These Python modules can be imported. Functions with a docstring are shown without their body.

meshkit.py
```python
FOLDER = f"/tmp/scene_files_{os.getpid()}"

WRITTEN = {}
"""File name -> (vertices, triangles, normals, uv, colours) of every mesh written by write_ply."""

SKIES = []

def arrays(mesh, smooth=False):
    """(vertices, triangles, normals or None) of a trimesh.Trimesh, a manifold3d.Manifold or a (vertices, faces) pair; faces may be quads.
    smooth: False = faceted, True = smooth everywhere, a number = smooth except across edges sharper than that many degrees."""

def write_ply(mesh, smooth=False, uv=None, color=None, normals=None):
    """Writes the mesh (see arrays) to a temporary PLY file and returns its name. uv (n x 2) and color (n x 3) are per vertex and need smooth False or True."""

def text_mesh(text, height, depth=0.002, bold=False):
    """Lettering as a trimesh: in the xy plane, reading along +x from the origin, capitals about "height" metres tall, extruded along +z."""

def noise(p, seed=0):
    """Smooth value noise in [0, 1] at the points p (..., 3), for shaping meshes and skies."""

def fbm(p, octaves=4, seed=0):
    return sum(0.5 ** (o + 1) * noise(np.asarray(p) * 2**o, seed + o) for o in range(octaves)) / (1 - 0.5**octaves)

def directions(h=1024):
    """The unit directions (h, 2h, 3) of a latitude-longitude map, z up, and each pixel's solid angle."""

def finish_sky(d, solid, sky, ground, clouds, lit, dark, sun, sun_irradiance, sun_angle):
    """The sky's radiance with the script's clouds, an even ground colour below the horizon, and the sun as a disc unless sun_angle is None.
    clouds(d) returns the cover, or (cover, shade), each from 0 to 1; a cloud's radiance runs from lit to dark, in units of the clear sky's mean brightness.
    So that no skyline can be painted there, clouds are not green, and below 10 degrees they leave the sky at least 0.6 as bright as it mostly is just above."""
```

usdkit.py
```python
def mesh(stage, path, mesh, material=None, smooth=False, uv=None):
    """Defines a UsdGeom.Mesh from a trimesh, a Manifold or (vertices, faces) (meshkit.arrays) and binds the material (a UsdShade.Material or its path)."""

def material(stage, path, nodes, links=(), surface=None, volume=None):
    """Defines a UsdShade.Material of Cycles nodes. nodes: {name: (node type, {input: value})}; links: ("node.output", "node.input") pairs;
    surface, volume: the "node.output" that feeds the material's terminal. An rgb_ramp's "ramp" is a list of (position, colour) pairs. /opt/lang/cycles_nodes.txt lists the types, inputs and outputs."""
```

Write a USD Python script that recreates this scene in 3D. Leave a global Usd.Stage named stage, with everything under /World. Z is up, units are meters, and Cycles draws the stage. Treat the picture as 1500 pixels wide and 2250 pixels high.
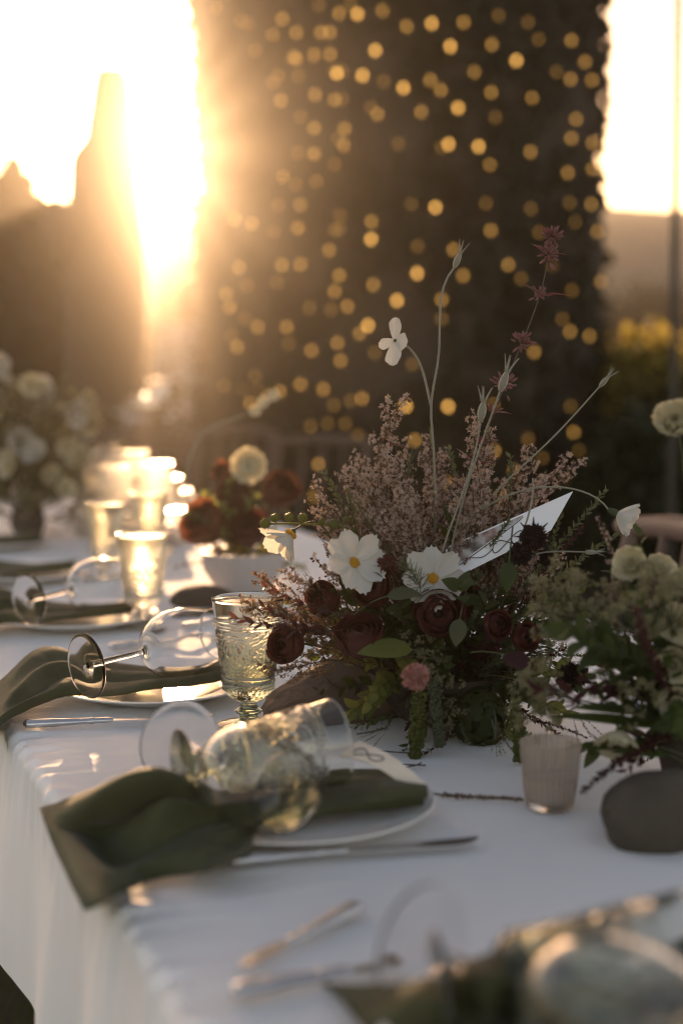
import math, random
import numpy as np, trimesh, usdkit, meshkit
import manifold3d as m3
from scipy.interpolate import make_interp_spline, RectBivariateSpline
from pxr import Usd, UsdGeom, UsdLux, UsdShade, Gf, Sdf, Vt

rng = np.random.default_rng(7)
stage = Usd.Stage.CreateInMemory()
UsdGeom.SetStageUpAxis(stage, UsdGeom.Tokens.z)
UsdGeom.SetStageMetersPerUnit(stage, 1.0)
UsdGeom.Xform.Define(stage, '/World')
UsdGeom.Scope.Define(stage, '/World/Looks')

# ---------------------------------------------------------------- camera, sky, sun, exposure
FPX, CX, CY = 3125.0, 750.0, 1125.0          # 50 mm lens on a 24 x 36 mm frame
PITCH = math.radians(5.57)
EYE = np.array([0.0, 0.0, 1.17])
EXPOSURE = 1.36
FWD = np.array([0, math.cos(PITCH), -math.sin(PITCH)])
UPV = np.array([0, math.sin(PITCH), math.cos(PITCH)])
RGT = np.array([1.0, 0, 0])
cam = UsdGeom.Camera.Define(stage, '/World/camera')
cm = np.eye(4); cm[:3, 0] = RGT; cm[:3, 1] = UPV; cm[:3, 2] = -FWD; cm[:3, 3] = EYE
cam.AddTransformOp().Set(Gf.Matrix4d(cm.T.tolist()))
cam.CreateFocalLengthAttr(50.0); cam.CreateHorizontalApertureAttr(24.0); cam.CreateVerticalApertureAttr(36.0)
cam.CreateFStopAttr(2.25); cam.CreateFocusDistanceAttr(1.68)
cam.CreateClippingRangeAttr((0.05, 2000.0)); cam.CreateExposureAttr(EXPOSURE)

def ray(px, py):
    d = FWD + (px - CX) / FPX * RGT + (CY - py) / FPX * UPV
    return d
SUN = ray(355, 325); SUN = SUN / np.linalg.norm(SUN)   # where the sun stands, seen along the table
SUN_ELEV = math.asin(SUN[2]); SUN_ROT = math.atan2(SUN[0], SUN[1])
SKY_STRENGTH, SUN_INTENSITY = 0.15, 1.25
SKY_TINT = (1.0, 0.735, 0.615)                # the photograph's warm white balance

def material(name, nodes, links=(), surface=None, volume=None):
    return usdkit.material(stage, '/World/Looks/' + name, nodes, links, surface, volume)

sky = UsdLux.DomeLight.Define(stage, '/World/sky')
sky_mat = material('sky_look', {
    's': ('sky_texture', dict(sky_type='single_scattering', sun_disc=False, sun_elevation=SUN_ELEV, sun_rotation=SUN_ROT, altitude=100.0, air_density=1.0, aerosol_density=1.6, ozone_density=1.0)),
    'w': ('mix_color', dict(blend_type='multiply', fac=1.0, b=SKY_TINT, use_clamp=False)),
    'b': ('background_shader', dict(strength=SKY_STRENGTH))}, [('s.color', 'w.a'), ('w.result', 'b.color')], surface='b.background')
UsdShade.MaterialBindingAPI.Apply(sky.GetPrim()).Bind(sky_mat)
sky.GetPrim().SetCustomDataByKey('kind', 'structure')
sun = UsdLux.DistantLight.Define(stage, '/World/sun')
sun.CreateNormalizeAttr(True); sun.CreateIntensityAttr(SUN_INTENSITY); sun.CreateAngleAttr(0.53)
sun.CreateColorAttr(Gf.Vec3f(1.0, 0.60, 0.31))
zc = SUN; xc = np.cross([0, 0, 1.0], zc); xc /= np.linalg.norm(xc); yc = np.cross(zc, xc)
sm = np.eye(4); sm[:3, 0] = xc; sm[:3, 1] = yc; sm[:3, 2] = zc
sun.AddTransformOp().Set(Gf.Matrix4d(sm.T.tolist()))

# ---------------------------------------------------------------- scene graph helpers
USED = {}
def numbered(path):
    n = USED.get(path, 0); USED[path] = n + 1
    return path if n == 0 else f'{path}_{n:03d}'
def tag(prim, label=None, cat=None, group=None, kind=None):
    for k, v in (('label', label), ('category', cat), ('group', group), ('kind', kind)):
        if v: prim.SetCustomDataByKey(k, v)
def thing(name, label, cat, M=None, group=None, kind=None):
    x = UsdGeom.Xform.Define(stage, numbered('/World/' + name))
    x.AddTransformOp().Set(Gf.Matrix4d((np.eye(4) if M is None else M).T.tolist()))
    tag(x.GetPrim(), label, cat, group, kind)
    return str(x.GetPath())
def part(parent, name, mesh, mat, smooth=True, label=None, kind=None):
    p = numbered(parent + '/' + name)
    m = usdkit.mesh(stage, p, mesh, mat, smooth=smooth)
    tag(m.GetPrim(), label, None, None, kind)
    return p
def single(name, mesh, mat, label=None, cat=None, M=None, group=None, kind=None, smooth=True):
    p = numbered('/World/' + name)
    m = usdkit.mesh(stage, p, mesh, mat, smooth=smooth)
    if M is not None: UsdGeom.Xformable(m).AddTransformOp().Set(Gf.Matrix4d(M.T.tolist()))
    tag(m.GetPrim(), label, cat, group, kind)
    return p
def copy(src, label, M, group=None, cat=None):
    was = stage.GetPrimAtPath(src).GetCustomData()
    base = src.split('/')[-1]
    if base[-4:-3] == '_' and base[-3:].isdigit(): base = base[:-4]
    x = UsdGeom.Xform.Define(stage, numbered('/World/' + base))
    x.GetPrim().GetReferences().AddInternalReference(src)
    x.ClearXformOpOrder(); x.AddTransformOp().Set(Gf.Matrix4d(M.T.tolist()))
    x.GetPrim().SetInstanceable(True)
    tag(x.GetPrim(), label, cat or was.get('category'), group or was.get('group'))
    return str(x.GetPath())

# ---------------------------------------------------------------- geometry helpers
def unit(v): v = np.asarray(v, float); return v / (np.linalg.norm(v) + 1e-12)
def at(px, py, y):
    d = ray(px, py); return EYE + d * (y / d[1])
def on_plane(px, py, z):
    d = ray(px, py); return EYE + d * ((z - EYE[2]) / d[2])
TZ = 0.75                                                   # table top
E0 = on_plane(260, 2010, TZ); E1 = on_plane(0, 1570, TZ)
ES = unit((E1 - E0) * [1, 1, 0]); EN = np.array([ES[1], -ES[0], 0])   # along the table's edge, and across the table
def T(s, t, z=0.0): return E0 + ES * s + EN * t + np.array([0, 0, z])
def st(p): r = np.asarray(p) - E0; return float(r @ ES), float(r @ EN)
def frame(d, up=(0, 0, 1), origin=(0, 0, 0), roll=0.0, scale=1.0):
    """matrix whose local z points along d"""
    z = unit(d); x = np.cross(up, z)
    if np.linalg.norm(x) < 1e-6: x = np.cross((0, 1, 0), z)
    x = unit(x); y = np.cross(z, x)
    c, s_ = math.cos(roll), math.sin(roll)
    M = np.eye(4); M[:3, 0] = (x * c + y * s_) * scale; M[:3, 1] = (-x * s_ + y * c) * scale; M[:3, 2] = z * scale; M[:3, 3] = origin
    return M
def rotz(a, origin=(0, 0, 0), scale=1.0):
    M = np.eye(4); c, s_ = math.cos(a), math.sin(a); M[:2, :2] = [[c, -s_], [s_, c]]; M[:3, :3] *= scale; M[:3, 3] = origin; return M
def move(M, mesh): v, f = mesh; return v @ M[:3, :3].T + M[:3, 3], f
def join(meshes):
    vs, fs, n = [], [], 0
    for v, f in meshes:
        vs.append(v); fs.append(f + n); n += len(v)
    return np.vstack(vs), np.vstack(fs)
def tm(mesh): return np.asarray(mesh.vertices, float), np.asarray(mesh.faces, int)
def scatter(mesh, Ms):
    v, f = mesh; Ms = np.asarray(Ms)
    V = np.einsum('nij,vj->nvi', Ms[:, :3, :3], v) + Ms[:, None, :3, 3]
    F = f[None] + (np.arange(len(Ms)) * len(v))[:, None, None]
    return V.reshape(-1, 3), F.reshape(-1, 3)
def grid_faces(n, m, wrap=False):
    i, j = np.meshgrid(np.arange(n - 1), np.arange(m if wrap else m - 1), indexing='ij')
    a = i * m + j; b = i * m + (j + 1) % m; c = (i + 1) * m + (j + 1) % m; d = (i + 1) * m + j
    return np.vstack([np.stack([a, b, c], -1).reshape(-1, 3), np.stack([a, c, d], -1).reshape(-1, 3)])
def spline(pts, n, k=3):
    p = np.asarray(pts, float); k = min(k, len(p) - 1)
    d = np.r_[0, np.cumsum(np.linalg.norm(np.diff(p, axis=0), axis=1) + 1e-9)]; d /= d[-1]
    return make_interp_spline(d, p, k=k)(np.linspace(0, 1, n))
def tube(pts, radii, sides=6, cap=True):
    p = np.asarray(pts, float); n = len(p); r = np.broadcast_to(radii, (n,)) if np.ndim(radii) == 0 else np.interp(np.linspace(0, 1, n), np.linspace(0, 1, len(radii)), radii)
    t = np.gradient(p, axis=0); t /= np.linalg.norm(t, axis=1, keepdims=True) + 1e-12
    a = np.zeros_like(p); ref = np.array([1.0, 0, 0]) if abs(t[0][2]) > .9 else np.array([0, 0, 1.0])
    for i in range(n):
        ref = ref - t[i] * (ref @ t[i]); ref = unit(ref); a[i] = ref
    b = np.cross(t, a); ang = np.arange(sides) * 2 * np.pi / sides
    v = (p[:, None] + r[:, None, None] * (np.cos(ang)[None, :, None] * a[:, None] + np.sin(ang)[None, :, None] * b[:, None])).reshape(-1, 3)
    f = grid_faces(n, sides, True)[:, ::-1] * 1
    f = f[:, ::-1]
    if cap:
        v = np.vstack([v, p[0], p[-1]]); k = n * sides; j = np.arange(sides); j2 = (j + 1) % sides
        f = np.vstack([f, np.stack([np.full(sides, k), j2, j], 1), np.stack([np.full(sides, k + 1), (n - 1) * sides + j, (n - 1) * sides + j2], 1)])
    return v, f
def lathe(profile, n=48, disp=None):
    """closed or open profile of (r, z), revolved about z; disp(theta, r, z, k) changes the radius"""
    pr = np.asarray(profile, float); th = np.arange(n) * 2 * np.pi / n
    R = np.repeat(pr[:, :1], n, 1); Z = np.repeat(pr[:, 1:2], n, 1); TH = np.repeat(th[None], len(pr), 0)
    if disp is not None: R = R + disp(TH, R, Z)
    v = np.stack([R * np.cos(TH), R * np.sin(TH), Z], -1).reshape(-1, 3)
    return v, grid_faces(len(pr), n, True)
def smooth_profile(pts, n): return spline(pts, n)
def ball(r=1.0, sub=1, sx=1, sy=1, sz=1):
    m = trimesh.creation.icosphere(subdivisions=sub, radius=r); v, f = tm(m); return v * [sx, sy, sz], f
def box(lo, hi):
    lo, hi = np.asarray(lo, float), np.asarray(hi, float)
    m = trimesh.creation.box(hi - lo); v, f = tm(m); return v + (lo + hi) / 2, f
def rbox(lo, hi, r):
    lo, hi = np.asarray(lo, float) + r, np.asarray(hi, float) - r
    s = m3.Manifold.sphere(r, 12)
    pts = [s.translate([float(x), float(y), float(z)]) for x in (lo[0], hi[0]) for y in (lo[1], hi[1]) for z in (lo[2], hi[2])]
    h = m3.Manifold.batch_hull(pts).to_mesh()
    return np.array(h.vert_properties[:, :3], float), np.array(h.tri_verts, int)
def solidify(P, thick):
    """a grid of points (n, m, 3) as a thin closed sheet"""
    n, m, _ = P.shape
    du = np.gradient(P, axis=0); dv = np.gradient(P, axis=1); N = np.cross(du, dv); N /= np.linalg.norm(N, axis=2, keepdims=True) + 1e-12
    top = (P + N * thick / 2).reshape(-1, 3); bot = (P - N * thick / 2).reshape(-1, 3)
    f = grid_faces(n, m); k = n * m
    edge = np.r_[np.arange(m), np.arange(1, n) * m + m - 1, (n - 1) * m + np.arange(m - 2, -1, -1), np.arange(n - 2, 0, -1) * m]
    e2 = np.roll(edge, -1)
    side = np.vstack([np.stack([edge, edge + k, e2 + k], 1), np.stack([edge, e2 + k, e2], 1)])
    return np.vstack([top, bot]), np.vstack([f[:, ::-1] * 1, f + k, side])
def fbm(p, scale, oct=4, seed=0):
    out, amp, tot = 0, 1.0, 0
    for o in range(oct):
        out = out + amp * (meshkit.noise(np.asarray(p) * scale * 2 ** o, seed + o) - .5); tot += amp; amp *= .5
    return out / tot * 2
def rock(size, seed, rough=.16, sub=4, flat=.0):
    v, f = tm(trimesh.creation.icosphere(subdivisions=sub, radius=1.0))
    v = np.sign(v) * np.abs(v) ** .8
    v = v * (1 + rough * fbm(v + seed * 7.1, 1.1, 2, seed) + .05 * fbm(v, 4, 3, seed + 9))[:, None]
    v = v * size; v[:, 2] = np.maximum(v[:, 2], -size[2] * .8); v[:, 2] += size[2] * .8
    return v, f
def leaf(L, W, curl=.25, fold=.25, n=5, tip=1.0, droop=None):
    """a leaf blade lying along +y from the origin, normal +z"""
    u = np.linspace(0, 1, n); w = W / 2 * np.sin(np.pi * np.clip(u, 0, 1) ** (.75 * tip)) ** .8; w[-1] = 0.0004; w[0] = W * .05
    y = L * u; z = -curl * L * u ** 2
    P = np.stack([np.stack([-w, y, z + fold * w], 1), np.stack([0 * w, y, z], 1), np.stack([w, y, z + fold * w], 1)], 1)
    return P.reshape(-1, 3), grid_faces(n, 3)
def petal(L, W, cup=.2, curl=.1, notch=.0, n=7, m=7, claw=.15, ruffle=0., seed=0):
    """a petal along +y, broad at the end, normal +z; cup raises its sides, curl bends it up"""
    u = np.linspace(0, 1, n)[:, None]; v = np.linspace(-1, 1, m)[None]
    w = W / 2 * (claw + (1 - claw) * np.sin(np.pi * .5 * np.minimum(u * 1.35, 1)) ** .9) * np.where(u > .72, np.sqrt(np.maximum(1 - ((u - .72) / .34) ** 2 * .85, .05)), 1)
    end = 1 - .13 * v ** 2 + notch * np.cos(v * 9.4) * .5
    x = w * v; y = L * (u * (1 + (end - 1) * u ** 2)) + 0 * v
    z = cup * w * v ** 2 + curl * L * u ** 2 + ruffle * L * np.sin(v * 7 + seed) * u ** 2
    return np.stack([x + 0 * u, y, z + 0 * u], -1).reshape(-1, 3), grid_faces(n, m)
# ---------------------------------------------------------------- materials
def principled(name, col, rough=.6, **kw):
    return material(name, {'p': ('principled_bsdf', dict(base_color=col, roughness=rough, **kw))}, surface='p.BSDF')
def noisy(name, cols, scale, rough=.7, bump=0., bscale=None, dist=.002, detail=4.0, coords='object', **kw):
    n = {'c': ('texture_coordinate', {}), 'n': ('noise_texture', dict(scale=float(scale), detail=detail)), 'r': ('rgb_ramp', {'ramp': [(.3 + .4 * i / max(len(cols) - 1, 1), c) for i, c in enumerate(cols)]}),
         'p': ('principled_bsdf', dict(roughness=rough, **kw))}
    l = [(f'c.{coords}', 'n.vector'), ('n.fac', 'r.fac'), ('r.color', 'p.base_color')]
    if bump:
        n['n2'] = ('noise_texture', dict(scale=float(bscale or scale * 4), detail=5.0)); n['b'] = ('bump', dict(strength=bump, distance=dist))
        l += [(f'c.{coords}', 'n2.vector'), ('n2.fac', 'b.height'), ('b.normal', 'p.normal')]
    return material(name, n, l, surface='p.BSDF')
def leafy(name, cols, back, trans=.35, rough=.55, spec=.3, bump=0.):
    """thin leaf or petal: each leaf its own tone, some light shining through"""
    n = {'g': ('geometry', {}), 'r': ('rgb_ramp', {'ramp': [(i / max(len(cols) - 1, 1), c) for i, c in enumerate(cols)]}),
         'p': ('principled_bsdf', dict(roughness=rough, specular_ior_level=spec)), 't': ('translucent_bsdf', dict(color=back)), 'm': ('mix_closure', dict(fac=trans))}
    l = [('g.random_per_island', 'r.fac'), ('r.color', 'p.base_color'), ('p.BSDF', 'm.closure1'), ('t.BSDF', 'm.closure2')]
    return material(name, n, l, surface='m.closure')
M = {}
M['cloth'] = material('white_linen', {
    'c': ('texture_coordinate', {}), 'w1': ('wave_texture', dict(scale=420.0, bands_direction='x', distortion=.6)), 'w2': ('wave_texture', dict(scale=420.0, bands_direction='y', distortion=.6)),
    'a': ('math', dict(math_type='add')), 'n': ('noise_texture', dict(scale=5.0, detail=4.0)), 'r': ('rgb_ramp', {'ramp': [(.3, (.74, .735, .735)), (.7, (.80, .795, .79))]}),
    'b': ('bump', dict(strength=.12, distance=.0004)), 'p': ('principled_bsdf', dict(roughness=.85, specular_ior_level=.25, sheen_weight=.25, sheen_roughness=.4))},
    [('c.object', 'w1.vector'), ('c.object', 'w2.vector'), ('w1.fac', 'a.value1'), ('w2.fac', 'a.value2'), ('a.value', 'b.height'), ('b.normal', 'p.normal'), ('c.object', 'n.vector'), ('n.fac', 'r.fac'), ('r.color', 'p.base_color')], surface='p.BSDF')
M['napkin'] = material('olive_linen', {
    'c': ('texture_coordinate', {}), 'w1': ('wave_texture', dict(scale=700.0, bands_direction='x', distortion=.8)), 'w2': ('wave_texture', dict(scale=700.0, bands_direction='y', distortion=.8)),
    'a': ('math', dict(math_type='add')), 'n': ('noise_texture', dict(scale=30.0, detail=4.0)), 'r': ('rgb_ramp', {'ramp': [(.3, (.042, .047, .018)), (.7, (.056, .061, .026))]}),
    'b': ('bump', dict(strength=.25, distance=.0004)), 'p': ('principled_bsdf', dict(roughness=.8, specular_ior_level=.3, sheen_weight=.12, sheen_roughness=.3))},
    [('c.object', 'w1.vector'), ('c.object', 'w2.vector'), ('w1.fac', 'a.value1'), ('w2.fac', 'a.value2'), ('a.value', 'b.height'), ('b.normal', 'p.normal'), ('c.object', 'n.vector'), ('n.fac', 'r.fac'), ('r.color', 'p.base_color')], surface='p.BSDF')
M['china'] = principled('white_china', (.78, .76, .73), .18, coat_weight=.3)
M['glass'] = principled('clear_glass', (1, 1, 1), .02, ior=1.45, transmission_weight=1.0)
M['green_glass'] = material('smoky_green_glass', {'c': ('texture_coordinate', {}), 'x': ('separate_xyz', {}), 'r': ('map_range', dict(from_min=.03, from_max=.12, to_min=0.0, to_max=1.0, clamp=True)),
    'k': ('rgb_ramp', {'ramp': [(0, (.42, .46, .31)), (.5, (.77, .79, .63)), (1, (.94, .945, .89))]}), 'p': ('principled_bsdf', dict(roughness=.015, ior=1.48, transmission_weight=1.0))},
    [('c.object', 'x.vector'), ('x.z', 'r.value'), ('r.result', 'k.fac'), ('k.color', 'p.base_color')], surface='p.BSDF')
M['pressed_glass'] = principled('patterned_green_glass', (.93, .93, .84), .20, ior=1.45, transmission_weight=1.0)
M['cut_glass'] = principled('cut_clear_glass', (.97, .97, .95), .17, ior=1.5, transmission_weight=1.0)
M['water'] = principled('water', (1, 1, 1), .12, ior=1.33, transmission_weight=1.0)
M['steel'] = noisy('brushed_steel', [(.55, .55, .56), (.68, .67, .66)], 60, .28, metallic=1.0)
M['votive'] = material('rose_ribbed_glass', {'p': ('principled_bsdf', dict(base_color=(.95, .89, .82), roughness=.10, ior=1.42, transmission_weight=.95)), 't': ('translucent_bsdf', dict(color=(.72, .64, .54))), 'm': ('mix_closure', dict(fac=.15))}, [('p.BSDF', 'm.closure1'), ('t.BSDF', 'm.closure2')], surface='m.closure')
M['stoneware'] = principled('pale_stoneware', (.40, .36, .34), .45)
M['wax'] = principled('candle_wax', (.75, .66, .62), .5, subsurface_weight=.2)
M['stone'] = noisy('dark_stone', [(.034, .025, .016), (.056, .043, .029), (.040, .031, .020)], 18, .85, .5, 90, .004)
M['stone2'] = noisy('brown_stone', [(.065, .042, .03), (.10, .07, .05), (.055, .04, .03)], 14, .85, .5, 70, .004)
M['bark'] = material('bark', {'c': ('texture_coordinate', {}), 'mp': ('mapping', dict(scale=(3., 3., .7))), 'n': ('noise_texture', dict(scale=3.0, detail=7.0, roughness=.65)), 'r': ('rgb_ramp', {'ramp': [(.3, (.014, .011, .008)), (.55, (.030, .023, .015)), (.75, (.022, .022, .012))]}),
    'b': ('bump', dict(strength=.7, distance=.03)), 'p': ('principled_bsdf', dict(roughness=.9))}, [('c.object', 'mp.vector'), ('mp.vector', 'n.vector'), ('n.fac', 'r.fac'), ('n.fac', 'b.height'), ('b.normal', 'p.normal'), ('r.color', 'p.base_color')], surface='p.BSDF')
M['ground'] = noisy('ground_soil', [(.05, .045, .025), (.08, .065, .04), (.045, .05, .02)], .8, .95, .4, 12, .03)
M['hill'] = noisy('dry_hill', [(.085, .07, .048), (.12, .095, .062), (.065, .06, .038)], .06, .95, coords='object')
M['wood'] = noisy('chair_wood', [(.09, .055, .04), (.13, .08, .058)], 9, .5, .15, 40, .002)
M['darkwood'] = noisy('dark_wood', [(.05, .03, .022), (.08, .05, .035)], 7, .6, .15, 40, .002)
M['metal_dark'] = principled('dark_metal', (.05, .045, .04), .45, metallic=.6)
M['white_petal'] = leafy('white_petal', [(.70, .69, .64), (.80, .79, .75), (.74, .73, .70)], (.75, .72, .62), .38)
M['cream_petal'] = leafy('cream_petal', [(.70, .66, .48), (.78, .74, .58), (.66, .64, .46)], (.7, .62, .40), .35)
M['yellow'] = leafy('pollen', [(.62, .34, .03), (.75, .45, .05), (.50, .24, .02)], (.6, .3, .02), .1, .8)
M['burgundy'] = leafy('burgundy_petal', [(.11, .040, .036), (.15, .066, .058), (.08, .027, .026)], (.22, .06, .04), .35)
M['rust'] = leafy('rust_petal', [(.13, .05, .032), (.19, .075, .05), (.09, .03, .022)], (.32, .11, .055), .38)
M['dark_petal'] = leafy('black_scabiosa', [(.02, .012, .012), (.035, .018, .018)], (.05, .01, .01), .1, .7)
M['pink'] = leafy('pink_petal', [(.50, .26, .22), (.58, .34, .29), (.42, .2, .17)], (.5, .25, .2), .3)
M['heath'] = leafy('heath_blossom', [(.44, .35, .31), (.55, .46, .41), (.34, .25, .21), (.49, .39, .34)], (.58, .44, .33), .35, .7)
M['heath_brown'] = leafy('heath_bud', [(.20, .125, .08), (.29, .19, .13)], (.4, .24, .12), .35, .7)
M['green'] = leafy('green_leaf', [(.035, .055, .018), (.06, .08, .026), (.045, .065, .03), (.025, .045, .016)], (.16, .20, .045), .38)
M['sage'] = leafy('sage_leaf', [(.10, .115, .065), (.14, .15, .09)], (.22, .24, .10), .35, .7)
M['lime'] = leafy('lime_leaf', [(.11, .13, .035), (.15, .17, .05), (.09, .11, .035)], (.34, .36, .09), .42)
M['purple_leaf'] = leafy('purple_leaf', [(.05, .016, .018), (.085, .03, .026), (.04, .02, .016)], (.14, .05, .035), .3)
M['pale_floret'] = leafy('pale_floret', [(.24, .22, .13), (.32, .29, .19), (.18, .17, .10)], (.3, .28, .12), .3, .7)
M['stem'] = leafy('stem_green', [(.09, .10, .05), (.12, .12, .065)], (.15, .16, .06), .15, .6)
M['stem_dark'] = principled('stem_dark', (.045, .028, .022), .6)
M['sage_stem'] = principled('stem_sage', (.17, .165, .115), .7, sheen_weight=.5)
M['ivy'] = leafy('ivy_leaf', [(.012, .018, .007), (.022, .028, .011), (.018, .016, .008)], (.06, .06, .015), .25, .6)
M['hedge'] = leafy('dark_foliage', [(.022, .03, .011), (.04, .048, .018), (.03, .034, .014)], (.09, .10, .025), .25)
M['yellow_leaf'] = leafy('yellow_foliage', [(.20, .165, .04), (.28, .22, .05), (.13, .13, .035)], (.5, .40, .09), .5)
M['card'] = principled('card_paper', (.76, .76, .78), .6)
M['cream_card'] = principled('cream_paper', (.72, .62, .50), .7)
M['ink'] = principled('ink', (.05, .045, .05), .6)
M['card_photo'] = noisy('card_print', [(.04, .04, .04), (.22, .13, .11), (.45, .44, .44), (.09, .08, .075)], 34, .4)
M['skin'] = principled('skin', (.42, .24, .17), .55)
M['shirt'] = noisy('shirt_cloth', [(.32, .28, .27), (.4, .35, .33)], 20, .85)
M['trousers'] = noisy('trouser_cloth', [(.05, .045, .05), (.07, .06, .065)], 20, .85)
M['hair'] = principled('hair', (.05, .03, .02), .6)
def glow(name, s): return material(name, {'e': ('emission', dict(color=(1.0, .50, .11), strength=s))}, surface='e.emission')
M['bulb_bright'] = glow('bulb_bright', 1.75); M['bulb_mid'] = glow('bulb_mid', .68); M['bulb_dim'] = glow('bulb_dim', .26)
def outward(mesh):
    v, f = mesh; a, b, c = v[f[:, 0]], v[f[:, 1]], v[f[:, 2]]
    return (v, f) if np.einsum('ij,ij->i', a, np.cross(b, c)).sum() > 0 else (v, f[:, ::-1].copy())

# ---------------------------------------------------------------- setting: ground, hills, the air
g = np.linspace(-1, 1, 161); g = np.sign(g) * np.abs(g) ** 2.2 * 200
GX, GY = np.meshgrid(g, g, indexing='ij')
gz = .04 * fbm(np.stack([GX, GY, 0 * GX], -1), .35, 3, 3) - .03
single('ground', (np.stack([GX, GY, gz], -1).reshape(-1, 3), grid_faces(161, 161)), M['ground'], kind='structure')
hx = np.linspace(-195, 195, 160); hy = np.linspace(34, 130, 60)
HX, HY = np.meshgrid(hx, hy, indexing='ij')
ridge = np.exp(-((HY - 66) / 17) ** 2)
hz = ridge * (9.3 + .7 * np.sin(HX * .085 + 1.9) + .5 * fbm(np.stack([HX, HY, 0 * HX], -1), .09, 4, 5) - np.where(HX < 0, .010 * np.abs(HX), 0)) - .6
single('hills', (np.stack([HX, HY, hz], -1).reshape(-1, 3), grid_faces(160, 60)), M['hill'], kind='structure')
haze_mat = material('evening_haze', {'v': ('principled_volume', dict(color=(1.0, .93, .84), density=.0019, anisotropy=.915))}, volume='v.volume')
single('haze', box([-205, -205, -1.2], [205, 205, 10.8]), haze_mat, kind='stuff', smooth=False)

# grass round the table
n = 26000
gp = np.stack([rng.uniform(-2.6, .2, n), rng.uniform(.5, 5.5, n), np.zeros(n)], 1)
blade = (np.array([[-.0022, 0, 0], [.0022, 0, 0], [.0015, .012, .03], [-.0015, .012, .03], [0, .035, .055]]), np.array([[0, 1, 2], [0, 2, 3], [3, 2, 4]]))
Ms = np.zeros((n, 4, 4)); ang = rng.uniform(0, 6.283, n); sc = rng.uniform(.6, 1.5, n)
Ms[:, 0, 0] = np.cos(ang) * sc; Ms[:, 0, 1] = -np.sin(ang) * sc; Ms[:, 1, 0] = np.sin(ang) * sc; Ms[:, 1, 1] = np.cos(ang) * sc; Ms[:, 2, 2] = sc; Ms[:, 3, 3] = 1; Ms[:, :3, 3] = gp
single('grass', scatter(blade, Ms), M['green'], 'short dry grass under and beside the table', 'grass', kind='stuff')

# ---------------------------------------------------------------- the long table and its cloth
S0, S1, W = -.95, 3.75, 1.04
tb = thing('banquet_table', 'long banquet table under the white cloth', 'table')
def tbox(s0, s1, t0, t1, z0, z1):
    v, f = box([s0, t0, z0], [s1, t1, z1]); return outward((E0 * [1, 1, 0] + v[:, :1] * ES + v[:, 1:2] * EN + v[:, 2:] * [0, 0, 1], f))
part(tb, 'tabletop', tbox(S0 + .02, S1 - .02, .02, W - .02, .70, .742), M['wood'], False)
for s_, t_ in ((S0 + .2, .15), (S0 + .2, W - .15), (S1 - .2, .15), (S1 - .2, W - .15)):
    part(tb, 'leg', tbox(s_ - .03, s_ + .03, t_ - .03, t_ + .03, 0, .70), M['wood'], False)
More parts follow.
